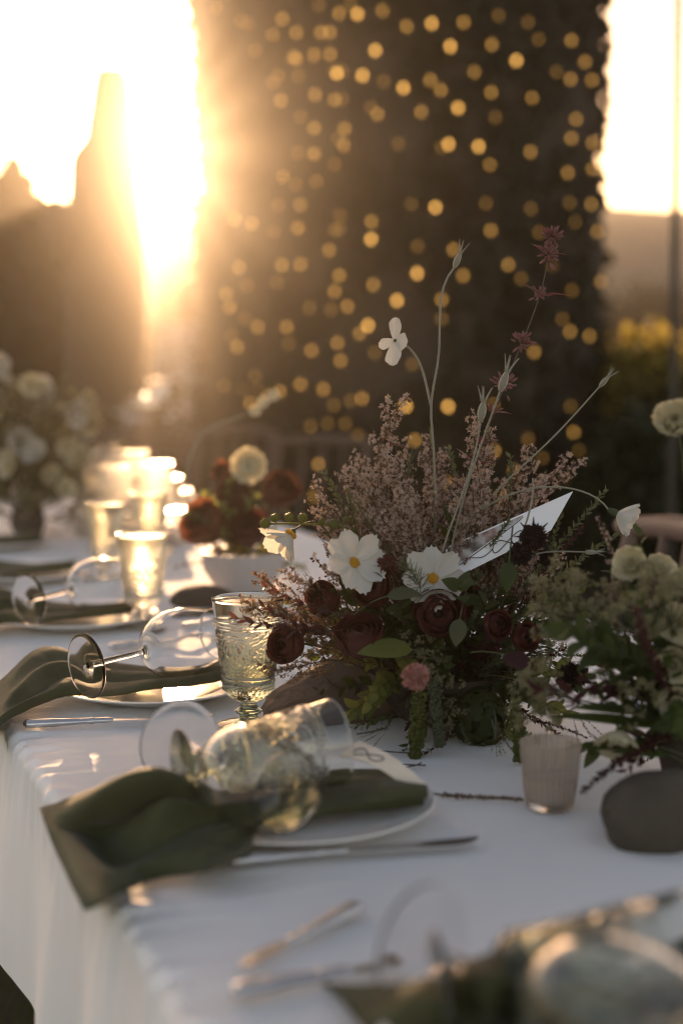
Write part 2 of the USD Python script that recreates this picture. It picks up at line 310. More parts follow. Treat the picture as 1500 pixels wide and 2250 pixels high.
# cloth: arc length across the table, hanging down on both sides
ns = 620
s = np.linspace(S0, S1, ns)
DROP, RAD = .25, .012
a = np.r_[np.linspace(-DROP, -.03, 26), np.linspace(-.026, .03, 22), .03 + (W - .06) * np.linspace(0, 1, 150)[1:-1] ** 1.0, np.linspace(W - .03, W + .03, 12), np.linspace(W + .06, W + DROP, 16)]
def cloth_profile(a):
    """arc length -> (t, z, normal t, normal z); a = 0 is the edge"""
    t = np.clip(a, RAD * .8, W - RAD * .8); z = np.zeros_like(a); nt = np.zeros_like(a); nz = np.ones_like(a)
    L = RAD * math.pi / 2
    for sgn, e in ((-1, 0.0), (1, W)):
        d = (a - e) * sgn + L / 2                                  # distance past the start of the bend
        ph = np.clip(d / L, 0, 1) * math.pi / 2; on = d > 0
        t = np.where(on, e - sgn * (RAD - RAD * np.sin(ph)), t); z = np.where(on, -RAD + RAD * np.cos(ph) - np.maximum(d - L, 0), z)
        nt = np.where(on, sgn * np.sin(ph), nt); nz = np.where(on, np.cos(ph), nz)
    return t, z, nt, nz
t_, z_, nt_, nz_ = cloth_profile(a)
SS, AA = np.meshgrid(s, a, indexing='ij')
P3 = np.stack([SS, AA, 0 * SS], -1)
hang = np.clip(-AA / .2, 0, 1)
fold = hang ** .8 * (.010 * np.sin(SS * 26 + 1.3 * np.sin(SS * 7) + .6 * AA) + .008 * fbm(P3 * [6, .8, 1], 1, 3, 1)) + .020 * hang
near = np.exp(-np.maximum(AA, 0) / .17) * (AA > -.06)
rip = near * (.0008 * np.sin(SS * 205 + 3 * fbm(P3 * [5, 9, 1], 1, 2, 8)) + .0010 * fbm(P3 * [60, 4, 1], 1, 3, 2) + .0007 * np.sin(SS * 95 + 2 * np.sin(AA * 20)))
flat = (.0011 * fbm(P3 * [9, 5, 1], 1, 3, 4) + .0005 * fbm(P3 * [30, 14, 1], 1, 2, 14)) * np.clip((AA + .02) / .1, 0, 1)
pleat = np.exp(-((AA + .015) / .05) ** 2) * (.0016 * np.sin(SS * 160 + 2 * fbm(P3 * [4, 3, 1], 1, 2, 6)))
sag = 0
H = rip + flat + pleat
tt = t_[None] + nt_[None] * (fold * (AA < 0) + H); zz = z_[None] + nz_[None] * H
crease = .0022 * np.exp(-((AA - .62) / .006) ** 2)           # pressed fold lines of the cloth
zz = zz + crease
ct = E0 + SS[..., None] * ES + tt[..., None] * EN; ct[..., 2] = TZ + zz - .0015
hem = int(np.argmin(np.abs(a + DROP - .02)))
cl = single('tablecloth', (ct.reshape(-1, 3), grid_faces(ns, len(a))), M['cloth'], 'white linen cloth spread over the long table, pleated at its hanging edge', 'tablecloth')

# ---------------------------------------------------------------- the broad trunk wrapped in lights
TC = at(875, 900, 9.0) * [1, 1, 0]; TR = 1.205
def trunk_r(th, z, seed=0):
    p = np.stack([np.cos(th) * 2.2, np.sin(th) * 2.2, z * .55], -1)
    q = np.stack([np.cos(th) * 9, np.sin(th) * 9, z * 1.1], -1)
    return 1 + .035 * fbm(p, 1, 2, seed) + .022 * fbm(np.stack([np.cos(th) * 2, np.sin(th) * 2, z * 3.6], -1), 1, 2, 31) + .030 * fbm(q, 1, 3, seed + 4) + .02 * np.abs(np.sin(th * 23 + 2 * fbm(p, 1.3, 2, 9)))
th = np.arange(200) * 2 * np.pi / 200; z = np.r_[np.linspace(-.1, 4.6, 150), np.linspace(4.8, 7, 10)]
TH, ZZ = np.meshgrid(th, z); 
flare = 1 + .10 * np.exp(-np.maximum(ZZ, 0) / .35) - .03 * np.clip(-(ZZ - 1.2) / 1.2, 0, 1) + .012 * np.maximum(ZZ - 2, 0) * np.where(ZZ < 5, 1, 1)
RR = TR * trunk_r(TH, ZZ) * flare * np.where(ZZ > 4.6, 1 - .06 * (ZZ - 4.6), 1)
tree = thing('great_tree', 'enormously broad dark leaf-clad tree trunk wrapped in fairy lights behind the table', 'tree', rotz(0, TC))
tv = np.stack([RR * np.cos(TH), RR * np.sin(TH), ZZ], -1).reshape(-1, 3)
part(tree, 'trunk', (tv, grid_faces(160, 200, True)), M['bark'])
limbs = []
for k in range(7):
    an = k * .9 + .3; d = np.array([math.cos(an), math.sin(an), 0])
    limbs.append(tube(spline([d * .3 + [0, 0, 5.2], d * 1.3 + [0, 0, 6.0 + .2 * (k % 3)], d * 2.6 + [0, 0, 6.5 + .3 * (k % 2)], d * 3.6 + [0, 0, 6.9]], 12), [.45, .3, .18, .06], 10))
part(tree, 'limbs', join(limbs), M['bark'])
def leaf_cloud(n, center, size, lf, shell=.55, clump=8, spread=.25, seed=1, up=.2):
    r = np.random.default_rng(seed)
    cc = r.normal(size=(max(n // clump, 1), 3)); cc /= np.linalg.norm(cc, axis=1, keepdims=True); cc *= (r.uniform(shell, 1, (len(cc), 1)))
    k = r.integers(0, len(cc), n); p = (cc[k] * np.asarray(size) + r.normal(size=(n, 3)) * spread * min(size)) + np.asarray(center)
    Ms = np.zeros((n, 4, 4)); Q = r.normal(size=(n, 4)); Q /= np.linalg.norm(Q, axis=1, keepdims=True)
    w, x, y, zq = Q.T
    R = np.stack([1 - 2 * (y * y + zq * zq), 2 * (x * y - zq * w), 2 * (x * zq + y * w), 2 * (x * y + zq * w), 1 - 2 * (x * x + zq * zq), 2 * (y * zq - x * w), 2 * (x * zq - y * w), 2 * (y * zq + x * w), 1 - 2 * (x * x + y * y)], 1).reshape(n, 3, 3)
    Ms[:, :3, :3] = R * r.uniform(.6, 1.3, n)[:, None, None]; Ms[:, :3, 3] = p; Ms[:, 3, 3] = 1
    return scatter(lf, Ms)
big_leaf = leaf(.12, .07, .2, .2, 4)
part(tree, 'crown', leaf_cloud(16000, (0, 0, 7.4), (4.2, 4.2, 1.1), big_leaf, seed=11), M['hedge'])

ni = 15000; it_ = rng.uniform(0, 6.2832, ni); iz = rng.uniform(-.05, 4.6, ni); keep = fbm(np.stack([np.cos(it_) * 3, np.sin(it_) * 3, iz * 1.5], -1), 1, 3, 77) > -.22; it_, iz = it_[keep], iz[keep]
ir = TR * trunk_r(it_, iz) * (1 + .10 * np.exp(-np.maximum(iz, 0) / .35) - .03 * np.clip(-(iz - 1.2) / 1.2, 0, 1) + .012 * np.maximum(iz - 2, 0)) + rng.uniform(.0, .035, len(it_))
ivy = leaf(.085, .07, .25, .15, 4); IM = np.zeros((len(it_), 4, 4)); IM[:, 3, 3] = 1
for k, (a_, z_q, r_q) in enumerate(zip(it_, iz, ir)):
    out = np.array([math.cos(a_), math.sin(a_), 0]); y = unit(rng.normal(size=3) * .6 + out * .35 + [0, 0, -.5]); x = unit(np.cross(y, out + rng.normal(size=3) * .25)); sc = rng.uniform(.6, 1.25)
    IM[k, :3, 0], IM[k, :3, 1], IM[k, :3, 2], IM[k, :3, 3] = x * sc, y * sc, np.cross(x, y) * sc, out * r_q + [0, 0, z_q]
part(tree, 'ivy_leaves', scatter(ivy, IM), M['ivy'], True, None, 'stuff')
BULBS = """620,40 650,70 600,75 530,45 475,15 700,10 745,28 785,30 770,10 840,22 893,57 948,50 1018,48 1095,33 1160,48 1183,85 1255,88 545,50 645,125 600,180 560,110 520,105 705,70 725,70 725,118 650,128 690,120
824,110 989,101 1080,97 1134,132 1222,157 1253,173 1285,135 1300,175 610,165 655,165 740,160 735,155 752,155 796,165 843,178 886,192 1042,157 968,197 945,175 617,220 692,207 735,218 752,218 815,235 829,250 925,245 1006,236
1079,202 1168,215 1266,261 1088,257 660,255 690,280 757,282 742,303 755,318 875,315 985,316 970,323 1051,321 1076,360 1165,333 1255,303 1302,313 610,325 655,335 690,337 735,360 623,388 650,405 697,400 1247,379 1302,370
612,450 660,450 515,480 553,490 600,508 654,500 747,473 745,502 735,505 816,486 815,525 956,455 905,450 1067,446 1166,458 1251,445 1300,448 1262,487 1078,506 1184,510 1312,508 917,540 996,548 723,549 619,582 660,580
525,587 608,620 542,627 745,605 916,600 1017,605 1116,581 1145,611 1211,585 1256,638 1320,618 872,660 970,658 970,700 735,640 820,625 497,645 505,675 680,676 763,673 727,680 808,715 790,732 566,718 508,738 521,762
630,718 538,700 634,755 684,770 748,792 823,775 906,800 1066,731 1173,773 1237,700 1252,728 1295,738 741,753 518,818 560,826 492,847 534,853 566,856 614,860 660,844 710,855 770,880 733,890 795,875 891,892 984,893
682,937 758,931 720,930 786,957 805,970 1253,893 1190,935 1083,885 911,967 1160,965 1192,1005 1265,950 1312,950 1272,990 1085,990 700,1020 550,885 590,870 1130,1035 690,1090 1240,1060 1100,1090 980,1060"""
BRIGHT = {(785,30), (948,50), (740,160), (796,165), (886,192), (1006,236), (1051,321), (985,316), (815,525), (956,455), (916,600), (872,660), (808,715), (891,892), (984,893), (989,101), (824,110), (1134,132)}
lights = thing('fairy_lights', 'string of warm amber fairy lights wound round the broad trunk', 'string lights')
bulb_mesh = ball(.0115, 2, 1, 1, 1.35)
pts = []
for k, tok in enumerate(BULBS.split()):
    px, py = map(int, tok.split(','))
    d = ray(px, py); o = EYE[:2] - TC[:2]
    for _ in range(1):
        R = TR * 1.035
        for it in range(4):                                        # where the line of sight meets the bark
            A = d[0] ** 2 + d[1] ** 2; B = 2 * (o @ d[:2]); C_ = o @ o - R * R; disc = B * B - 4 * A * C_
            lam = (-B - math.sqrt(max(disc, 0))) / (2 * A); p = EYE + d * lam; q = p - TC
            thq = math.atan2(q[1], q[0]); zf = p[2]
            fl = 1 + .10 * math.exp(-max(zf, 0) / .35) - .03 * min(max(-(zf - 1.2) / 1.2, 0), 1) + .012 * max(zf - 2, 0)
            R = float(TR * trunk_r(np.array([thq]), np.array([zf]))[0] * fl) + .055
        rr = math.hypot(q[0], q[1]); 
        if rr > R: p = TC + np.array([q[0] / rr * R, q[1] / rr * R, p[2]])
    pts.append((p, (px, py)))
    kind = 'bulb_bright' if (px, py) in BRIGHT else ('bulb_mid' if rng.random() < .55 else 'bulb_dim')
    part(lights, 'bulb', move(rotz(0, p), bulb_mesh), M[kind])
rows = {}
for p, (px, py) in pts: rows.setdefault(int(p[2] / .28), []).append(p)
path = []
for k, i in enumerate(sorted(rows, reverse=True)):
    ang = sorted(rows[i], key=lambda p: math.atan2(p[1] - TC[1], p[0] - TC[0]), reverse=bool(k % 2)); path += ang
wire = []
for p, q in zip(path, path[1:]):
    a0 = math.atan2(*(p - TC)[1::-1]); a1 = math.atan2(*(q - TC)[1::-1]); m = max(2, int(abs(a1 - a0) / .08) + 2); u = np.linspace(0, 1, m)
    ra = math.hypot(*(p - TC)[:2]); rb = math.hypot(*(q - TC)[:2]); aa = a0 + (a1 - a0) * u; rr = ra + (rb - ra) * u + .02 * (u * (1 - u))
    wire.append(tube(np.stack([TC[0] + rr * np.cos(aa), TC[1] + rr * np.sin(aa), p[2] + (q[2] - p[2]) * u - .04 * u * (1 - u)], 1), .0018, 4))
part(lights, 'wire', join(wire), M['metal_dark'])

# ---------------------------------------------------------------- further things behind
# tall broken trunk in the glare
by = 11.2
def sil(px, py): p = at(px, py, by); return p[0], p[2]
levels = [(140, 322, 860), (146, 321, 620), (148, 320, 540), (150, 312, 440), (155, 302, 340), (185, 297, 305), (195, 291, 240), (205, 286, 170), (212, 272, 150)]
prof = []
for (l, r_, py) in levels:
    xl, zz0 = sil(l, py); xr, _ = sil(r_, py); prof.append(((xl + xr) / 2, (xr - xl) / 2, zz0))
prof = np.array(prof); zs = np.r_[-.1, np.linspace(.6, prof[-1, 2], 70)]
cx = np.interp(zs, prof[:, 2], prof[:, 0]); hw = np.interp(zs, prof[:, 2], prof[:, 1])
th = np.arange(60) * 2 * np.pi / 60
sn = thing('broken_tree', 'tall old trunk with a stepped flat broken top, dark against the sun', 'tree', rotz(0, (0, by, 0)))
V = np.stack([cx[:, None] + hw[:, None] * np.cos(th) * (1 + .03 * fbm(np.stack([np.cos(th) + 0 * zs[:, None], np.sin(th) + 0 * zs[:, None], zs[:, None] + 0 * th], -1), 3, 3, 2)), .8 * hw[:, None] * np.sin(th) + 0 * zs[:, None], zs[:, None] + 0 * th], -1)
V = np.concatenate([V, np.broadcast_to([[[cx[-1], 0, zs[-1] - .05]]], (1, 60, 3))])
part(sn, 'trunk', (V.reshape(-1, 3), grid_faces(len(zs) + 1, 60, True)), M['bark'])
part(sn, 'branch_stub', tube(spline([(cx[30] - hw[30] * .6, 0, zs[40]), (cx[30] - hw[30] * 1.05, 0, zs[43]), (cx[30] - hw[30] * 1.1, 0, zs[46])], 8), [.3, .2, .1], 9), M['bark'])

def shrub(name, label, cat, base, size, n, lf, mat, seed, tip=None, z0=None, group=None, stem_h=.5):
    """trunk and leafy crown: crown is an ellipsoid of clumped leaves with gaps"""
    t = thing(name, label, cat, rotz(0, base), group)
    cz = z0 if z0 is not None else size[2]
    part(t, 'trunk', tube(spline([(0, 0, -.05), (.03 * size[0], .02, cz * .5), (0, .04 * size[0], cz)], 8), [.09 * size[0] + .02, .06 * size[0] + .01, .02], 8), M['bark'])
    c = [leaf_cloud(n, (0, 0, cz), size, lf, seed=seed)]
    if tip: 
        r = np.random.default_rng(seed + 50); k = 700; u = r.uniform(0, 1, k) ** .7
        P = np.stack([r.normal(size=k) * tip[1] * (1 - u) * .5 + tip[3], r.normal(size=k) * tip[1] * (1 - u) * .5, tip[0] + (tip[2] - tip[0]) * u], 1)
        Q = np.tile(np.eye(4), (k, 1, 1)); Q[:, :3, 3] = P
        for i in range(k): Q[i, :3, :3] = frame(r.normal(size=3))[:3, :3]
        c.append(scatter(lf, Q))
    part(t, 'crown', join(c), mat)
    return t
cl6 = leaf(.16, .09, .2, .2, 4)
b = at(-10, 820, 12.5) * [1, 1, 0]; topz = at(0, 425, 12.5)[2]
shrub('garden_tree', 'dark rounded tree with a thin pointed tip at the far left', 'tree', b, (.5, .5, topz / 2), 9000, cl6, M['hedge'], 21, tip=(topz - .4, .4, at(30, 374, 12.5)[2], at(30, 400, 12.5)[0] - b[0]))
b = at(90, 820, 13.2) * [1, 1, 0]; shrub('garden_tree', 'low dark tree between the pointed tree and the broken trunk', 'tree', b, (.46, .46, at(0, 440, 13.2)[2] / 2), 7000, cl6, M['hedge'], 22)
b = at(236, 820, 24) * [1, 1, 0]; shrub('garden_tree', 'rounded hazy tree filling the glare right of the broken trunk', 'tree', b, (.55, .5, at(0, 400, 24)[2] / 2), 5000, cl6, M['hedge'], 29)
for k, (px, sz) in enumerate(((235, .4), (430, .42), (482, .4))):
    b = at(px, 820, 20) * [1, 1, 0]; shrub('far_bush', ['hazy bush behind the foot of the broken trunk', 'hazy bush behind the standing person', 'hazy bush between the standing person and the broad trunk'][k], 'bush', b, (sz, .5, at(0, (620, 505, 530)[k], 20)[2] / 2), 4000, cl6, M['hedge'], 50 + k)
b = at(170, 820, 13.5) * [1, 1, 0]; shrub('hedge_bush', 'dark broad bush at the foot of the broken trunk', 'bush', b, (.75, .7, .75), 6000, cl6, M['hedge'], 23)
b = at(40, 820, 14.5) * [1, 1, 0]; shrub('hedge_bush', 'dark bush below the pointed tree at the far left', 'bush', b, (1.0, .8, .95), 7000, cl6, M['hedge'], 24)
lf5 = leaf(.09, .05, .2, .2, 4)
b = at(1405, 820, 8.6) * [1, 1, 0]; top = at(1405, 780, 8.6)[2]
shrub('golden_shrub', 'shrub with yellow sunlit leaves right of the broad trunk', 'shrub', b, (.30, .3, .30), 2600, lf5, M['yellow_leaf'], 25, z0=top - .22)
b = at(1425, 820, 7.6) * [1, 1, 0]
shrub('dark_shrub', 'dark green shrub in front of the yellow-leaved one', 'shrub', b, (.36, .3, .46), 5200, lf5, M['hedge'], 26, z0=.44)
b = at(1560, 820, 8.2) * [1, 1, 0]
shrub('dark_shrub', 'dark green shrub at the right edge behind the pole', 'shrub', b, (.4, .35, .55), 5000, lf5, M['hedge'], 27, z0=.5)
b = at(1330, 820, 20) * [1, 1, 0]
for k, (px, sz) in enumerate(((1340, 1.0), (1420, 1.15), (1500, 1.05), (1585, 1.2))):
    b = at(px, 820, 34) * [1, 1, 0]
    shrub('distant_tree', ['round distant tree just right of the broad trunk', 'taller distant tree left of the thin pole', 'distant tree behind the thin pole', 'distant tree at the right edge beyond the pole'][k], 'tree', b, (.8 * sz, .8, 1.35 * sz), 3500, cl6, M['hedge'], 31 + k, z0=1.5 * sz)
pole = thing('pole', 'thin dark upright pole near the right edge', 'pole', rotz(0, at(1479, 820, 6.5) * [1, 1, 0]))
part(pole, 'shaft', tube([(0, 0, -.1), (0, 0, 1.2), (-.03, 0, 4.2)], .019, 12), M['metal_dark'])
part(pole, 'base', outward(lathe([(0, 0), (.09, 0), (.09, .012), (.03, .02), (.024, .06), (0, .06)], 20)), M['metal_dark'])

# buffet table far off with two polished lids
by2 = 9.6
bx = at(330, 820, by2)[0]
bt = thing('side_table', 'dark wooden side table far behind on the left, set with polished lids', 'table', rotz(0, (bx, by2, 0)))
part(bt, 'tabletop', rbox([-.62, -.45, .72], [.62, .45, .76], .012), M['darkwood'])
part(bt, 'apron', box([-.56, -.4, .60], [.56, .4, .72]), M['darkwood'], False)
for x_ in (-.55, .55):
    for y_ in (-.39, .39): part(bt, 'leg', box([x_ - .03, y_ - .03, 0], [x_ + .03, y_ + .03, .6]), M['darkwood'], False)
M['chrome'] = principled('polished_metal', (.85, .82, .78), .24, metallic=1.0)
def lid(name, label, px, py, r):
    yy = by2 + {333: 0., 364: .18, 322: -.2}[px]; top = at(px, py, yy); t = thing(name, label, 'serving dish', rotz(0, (top[0], yy, .761)))
    h = top[2] - .761; yo = -.0
    part(t, 'pan', outward(lathe([(0, 0), (r * .9, 0), (r, h * .45), (r * 1.06, h * .45), (r * 1.06, h * .5), (0, h * .5)], 40)), M['chrome'])
    k = np.linspace(1, 0, 16)
    part(t, 'lid', outward(lathe([(0, h * .5), (r, h * .5), (r, h - .014)] + [(r * x, h - .013 * x ** 2.2) for x in k], 48)), M['chrome'])
    for a_ in (0, math.pi): part(t, 'handle', tube(spline([(r * .95, -.03, h * .7), (r * 1.3, -.03, h * .72), (r * 1.3, .03, h * .72), (r * .95, .03, h * .7)], 14) @ np.array([[math.cos(a_), math.sin(a_), 0], [-math.sin(a_), math.cos(a_), 0], [0, 0, 1]]), .006, 8), M['chrome'])
lid('serving_dish', 'larger polished covered dish glaring in the sun, left of the pair', 333, 866, .15)
lid('serving_dish', 'low polished dish at the front of the covered pair', 322, 884, .16)
lid('serving_dish', 'smaller polished covered dish glaring in the sun, right of the pair', 364, 832, .13)

# chairs
def chair(label, M4, group=None, mat='darkwood'):
    c = thing('chair', label, 'chair', M4, group)
    part(c, 'seat', rbox([-.21, -.20, .43], [.21, .20, .465], .012), M[mat])
    for x_ in (-.18, .18):
        part(c, 'leg', tube([(x_ * 1.05, -.19, 0), (x_, -.17, .44)], [.014, .018], 8), M[mat])
        part(c, 'back_post', tube(spline([(x_ * 1.05, .22, 0), (x_, .18, .45), (x_, .21, .7), (x_ * 1.02, .255, .90)], 12), [.017, .019, .016, .014], 8), M[mat])
        part(c, 'stretcher', tube([(x_, -.175, .2), (x_ * 1.02, .195, .2)], .010, 7), M[mat])
    part(c, 'top_rail', tube(spline([(-.215, .245, .895), (-.1, .275, .905), (.1, .275, .905), (.215, .245, .895)], 14), [.016, .023, .023, .016], 10), M[mat])
    for k in (-1, 0, 1): part(c, 'spindle', tube([(k * .085, .19, .46), (k * .085, .265, .895)], .008, 7), M[mat])
    return c
face = math.atan2(EN[1], EN[0]) + math.pi / 2
def chair_at(px, py, y, rz, label, src=None, mat='darkwood'):
    p = at(px, py, y); Mx = rotz(rz, (p[0], p[1], 0))
    off = Mx[:3, :3] @ np.array([0, .27, 0]); Mx[:3, 3] -= off
    return chair(label, Mx, None, mat) if src is None else copy(src, label, Mx)
M['greywood'] = noisy('grey_wood', [(.20, .17, .15), (.27, .24, .21)], 9, .45, .15, 40, .002)
c0 = chair_at(1520, 1150, 2.35, face - math.pi - .1, 'brown wooden chair with a round top rail on the far side of the table', mat='wood')
c1 = chair_at(520, 915, 6.6, -.35, 'wooden chair with a pale top rail behind the red flowers')
copy(c1, 'wooden chair with a pale top rail between the red flowers and the heather', chair_at and rotz(-.3, at(712, 962, 5.6) * [1, 1, 0] - np.array([.08, .26, 0])))

# a guest standing beyond the trunk
def body_mesh(chains, edge=.03):
    tot = m3.Manifold()
    for ch in chains:
        for (p, r), (q, r2) in zip(ch, ch[1:]):
            tot += m3.Manifold.batch_hull([m3.Manifold.sphere(r, 20).translate([float(x) for x in p]), m3.Manifold.sphere(r2, 20).translate([float(x) for x in q])])
    mm = tot.refine_to_length(edge).to_mesh(); t = trimesh.Trimesh(np.array(mm.vert_properties[:, :3]), np.array(mm.tri_verts))
    trimesh.smoothing.filter_taubin(t, iterations=12); return tm(t)
pb = at(424, 820, 10.6) * [1, 1, 0]
pe = thing('person', 'person in a pale grey shirt standing beyond the trunk, back to the table', 'person', rotz(-.3, pb))
arms = [[((-.19, 0, 1.47), .06), ((-.27, .02, 1.2), .048), ((-.24, .16, 1.0), .036), ((-.2, .24, 1.0), .03)], [((.19, 0, 1.47), .06), ((.27, .0, 1.2), .048), ((.27, .06, .95), .036), ((.27, .09, .86), .03)]]
legs = [[((x, 0, .95), .095), ((x * 1.1, -.01, .52), .062), ((x * 1.1, .02, .09), .042), ((x * 1.3, .14, .05), .035)] for x in (-.1, .1)]
trunk_c = [((0, 0, .98), .15), ((0, 0, 1.2), .14), ((0, 0, 1.38), .16)]
head = [[((0, 0, 1.5), .058), ((0, .01, 1.6), .056)], [((0, .01, 1.66), .085), ((0, .0, 1.74), .1)], [((0, .085, 1.66), .02), ((0, .105, 1.69), .014)], [((-.1, 0, 1.69), .02), ((-.1, -.005, 1.72), .018)], [((.1, 0, 1.69), .02), ((.1, -.005, 1.72), .018)]]
bd = part(pe, 'body', body_mesh([trunk_c, [((-.15, 0, 1.42), .08), ((.15, 0, 1.42), .08)]] + arms + legs + head + [[((0, 0, 1.4), .1), ((0, 0, 1.55), .056)]]
    + [[(tuple(np.array(a[-1][0]) + [dx, 0.01, 0]), .011), (tuple(np.array(a[-1][0]) + [dx * 1.2, .045 - abs(dx) * .3, -.03]), .008)] for a in arms for dx in (-.024, -.008, .008, .024)], .025), M['skin'])
part(pe, 'shirt', body_mesh([[((0, 0, .93), .175), ((0, 0, 1.2), .16), ((0, 0, 1.38), .18)], [((-.16, 0, 1.42), .098), ((.16, 0, 1.42), .098)], [((-.17, 0, 1.3), .09), ((.17, 0, 1.3), .09)], [((0, 0, 1.42), .11), ((0, 0, 1.5), .075)]] + [[(a[0][0], a[0][1] + .02), (a[1][0], a[1][1] + .02), (tuple(np.array(a[1][0]) * .4 + np.array(a[2][0]) * .6), a[2][1] + .02)] for a in arms]), M['shirt'])
part(pe, 'trousers', body_mesh([[((0, 0, .97), .165), ((0, 0, .9), .16)]] + [[(l[0][0], .12), (l[1][0], .085), ((l[2][0][0], l[2][0][1], .08), .07)] for l in legs]), M['trousers'])
part(pe, 'hair', body_mesh([[((0, -.02, 1.70), .1), ((0, -.012, 1.765), .098)], [((0, -.05, 1.64), .07), ((0, -.05, 1.7), .09)]]), M['hair'])
# ---------------------------------------------------------------- tableware
def goblet_mesh(n=168):
    """pressed glass goblet: beaded bands, scrolled body, knop and foot; solid of glass about the hollow of the bowl"""
    out = [(0, 0), (.030, 0), (.0355, .0012), (.0362, .003), (.033, .0048), (.020, .0075), (.0125, .010), (.0105, .013), (.0115, .0155), (.0160, .0185), (.0165, .0205), (.0120, .0235), (.0098, .0265), (.0105, .030), (.0165, .0335), (.0235, .0375)]
    zz = np.linspace(.041, .1535, 110)
    rr = np.interp(zz, [.041, .046, .052, .060, .066, .085, .11, .135, .1535], [.0270, .0295, .0305, .0308, .0315, .0340, .0372, .0402, .0425])
    out += list(zip(rr, zz)) + [(.0426, .1552), (.0420, .1562), (.0410, .1560)]
    inn = [(.0398, .150), (.0372, .13), (.0340, .105), (.0305, .08), (.0280, .062), (.0255, .054), (.020, .0485), (.011, .0455), (0, .0450)]
    def disp(th, r, z):
        body = (z > .039) & (r > .026) & ((r > np.interp(z, [.045, .066, .11, .1535], [.0285, .0305, .036, .0414])))
        b1 = np.exp(-((z - .0475) / .0028) ** 2) * .0014 * np.maximum(np.cos(th * 26), -.2)
        b2 = np.exp(-((z - .0565) / .0022) ** 2) * .0013 * np.maximum(np.cos(th * 34), -.2)
        b3 = np.exp(-((z - .062) / .0011) ** 2) * .0010 + np.exp(-((z - .0525) / .0010) ** 2) * .0008
        b4 = np.exp(-((z - .1265) / .0013) ** 2) * .0013 * (.5 + .5 * np.cos(th * 52)) + np.exp(-((z - .1305) / .0008) ** 2) * .0006 + np.exp(-((z - .1225) / .0008) ** 2) * .0006
        m = ((th * 4 / (2 * np.pi)) % 1 - .5) * 2; zc = (z - .093) / .026
        rad = np.sqrt((m * 1.35) ** 2 + zc ** 2)
        med = (np.exp(-((rad - .92) / .05) ** 2) + .8 * np.exp(-((rad - .74) / .04) ** 2)) * .0009 + (rad < .62) * .0009 * np.cos(m * 16) * np.cos(zc * 8)
        scr = (rad > 1.02) * (np.abs(zc) < 1.05) * .0010 * np.maximum(np.sin(th * 36 + 7 * np.sin(zc * 5)) * np.cos(zc * 9 + 2 * np.cos(th * 16)), -.1)
        foot = (z < .008) * (r > .012) * .0006 * np.cos(th * 24)
        return np.where(body, (b1 + b2 + b3 + b4 + med + scr) * 1.45, 0) + foot
    return outward(lathe(out + inn, n, disp)), inn
def wine_mesh(n=72):
    o = spline([(.0042, .008), (.0038, .02), (.0036, .05), (.0038, .078), (.0060, .088), (.020, .0945), (.036, .109), (.0445, .130), (.0455, .148), (.041, .175), (.0355, .205)], 70)
    out = [(0, 0), (.034, 0), (.0402, .0004), (.0410, .0012), (.0409, .0021), (.0400, .0027), (.036, .0032), (.016, .0050), (.007, .0066)] + [tuple(p) for p in o]
    inn = [(r - .0011, z) for r, z in o[::-1] if z > .0945 + .0015 and r > .018]
    inn += [(.010, .0925), (0, .0915)]
    return outward(lathe(out + [(.0357, .2056), (.0354, .2064), (.0346, .2066), (.0340, .2060)] + inn, n))
gm, _ = goblet_mesh(); wm = wine_mesh()
def split_at(mesh, zc):
    v, f = mesh; return (v, f)
def goblet(label, M4, group=None, first=[None]):
    if first[0] is None:
        t = thing('green_goblet', label, 'goblet', M4, group); part(t, 'glass_body', gm, M['green_glass'], 50); first[0] = t; return t
    return copy(first[0], label, M4, group)
def wine(label, M4, group=None, first=[None]):
    if first[0] is None:
        t = thing('wine_glass', label, 'wine glass', M4, group); part(t, 'glass_body', wm, M['glass'], 50); first[0] = t; return t
    return copy(first[0], label, M4, group)
def lying(foot_px, mouth_px, y0, zc_foot, zc_mouth, y1, roll=0., scale=1.0):
    """a glass on its side: axis from the foot's centre to the mouth's"""
    a = on_plane(*foot_px, zc_foot); b = on_plane(*mouth_px, zc_mouth)
    return frame(b - a, (0, 0, 1), a, roll, scale)
PLZ = .006                                                 # plate well above the cloth
PS = [-.375, .185, .745, 1.305, 1.865, 2.43]               # the place settings along the edge
PT = .205
c1_ = on_plane(640, 1790, TZ); 
# plates
plate_prof = [(0, .002), (.075, .002), (.080, 0), (.086, 0), (.090, .003), (.125, .013), (.1355, .0165), (.1365, .0178), (.1355, .0188), (.126, .0165), (.094, .0085), (.085, .0070), (0, .0065)]
pl = outward(lathe(plate_prof, 96))
PL = ['white china plate nearest the camera, cut by the bottom of the photo', 'white china plate under the nearer olive napkin and two lying glasses', 'white china plate in the middle of the row, under the second olive napkin', 'white china plate third along the left edge, under the far olive napkin',
      'white china plate far down the table in the glare', 'white china plate farthest down the table']
p0 = None
for k, s_ in enumerate(PS):
    Mx = rotz(0, T(s_, PT, .0012))
    if p0 is None: p0 = thing('dinner_plate', PL[k], 'plate', Mx); part(p0, 'plate_body', pl, M['china'], 40)
    else: copy(p0, PL[k], Mx)

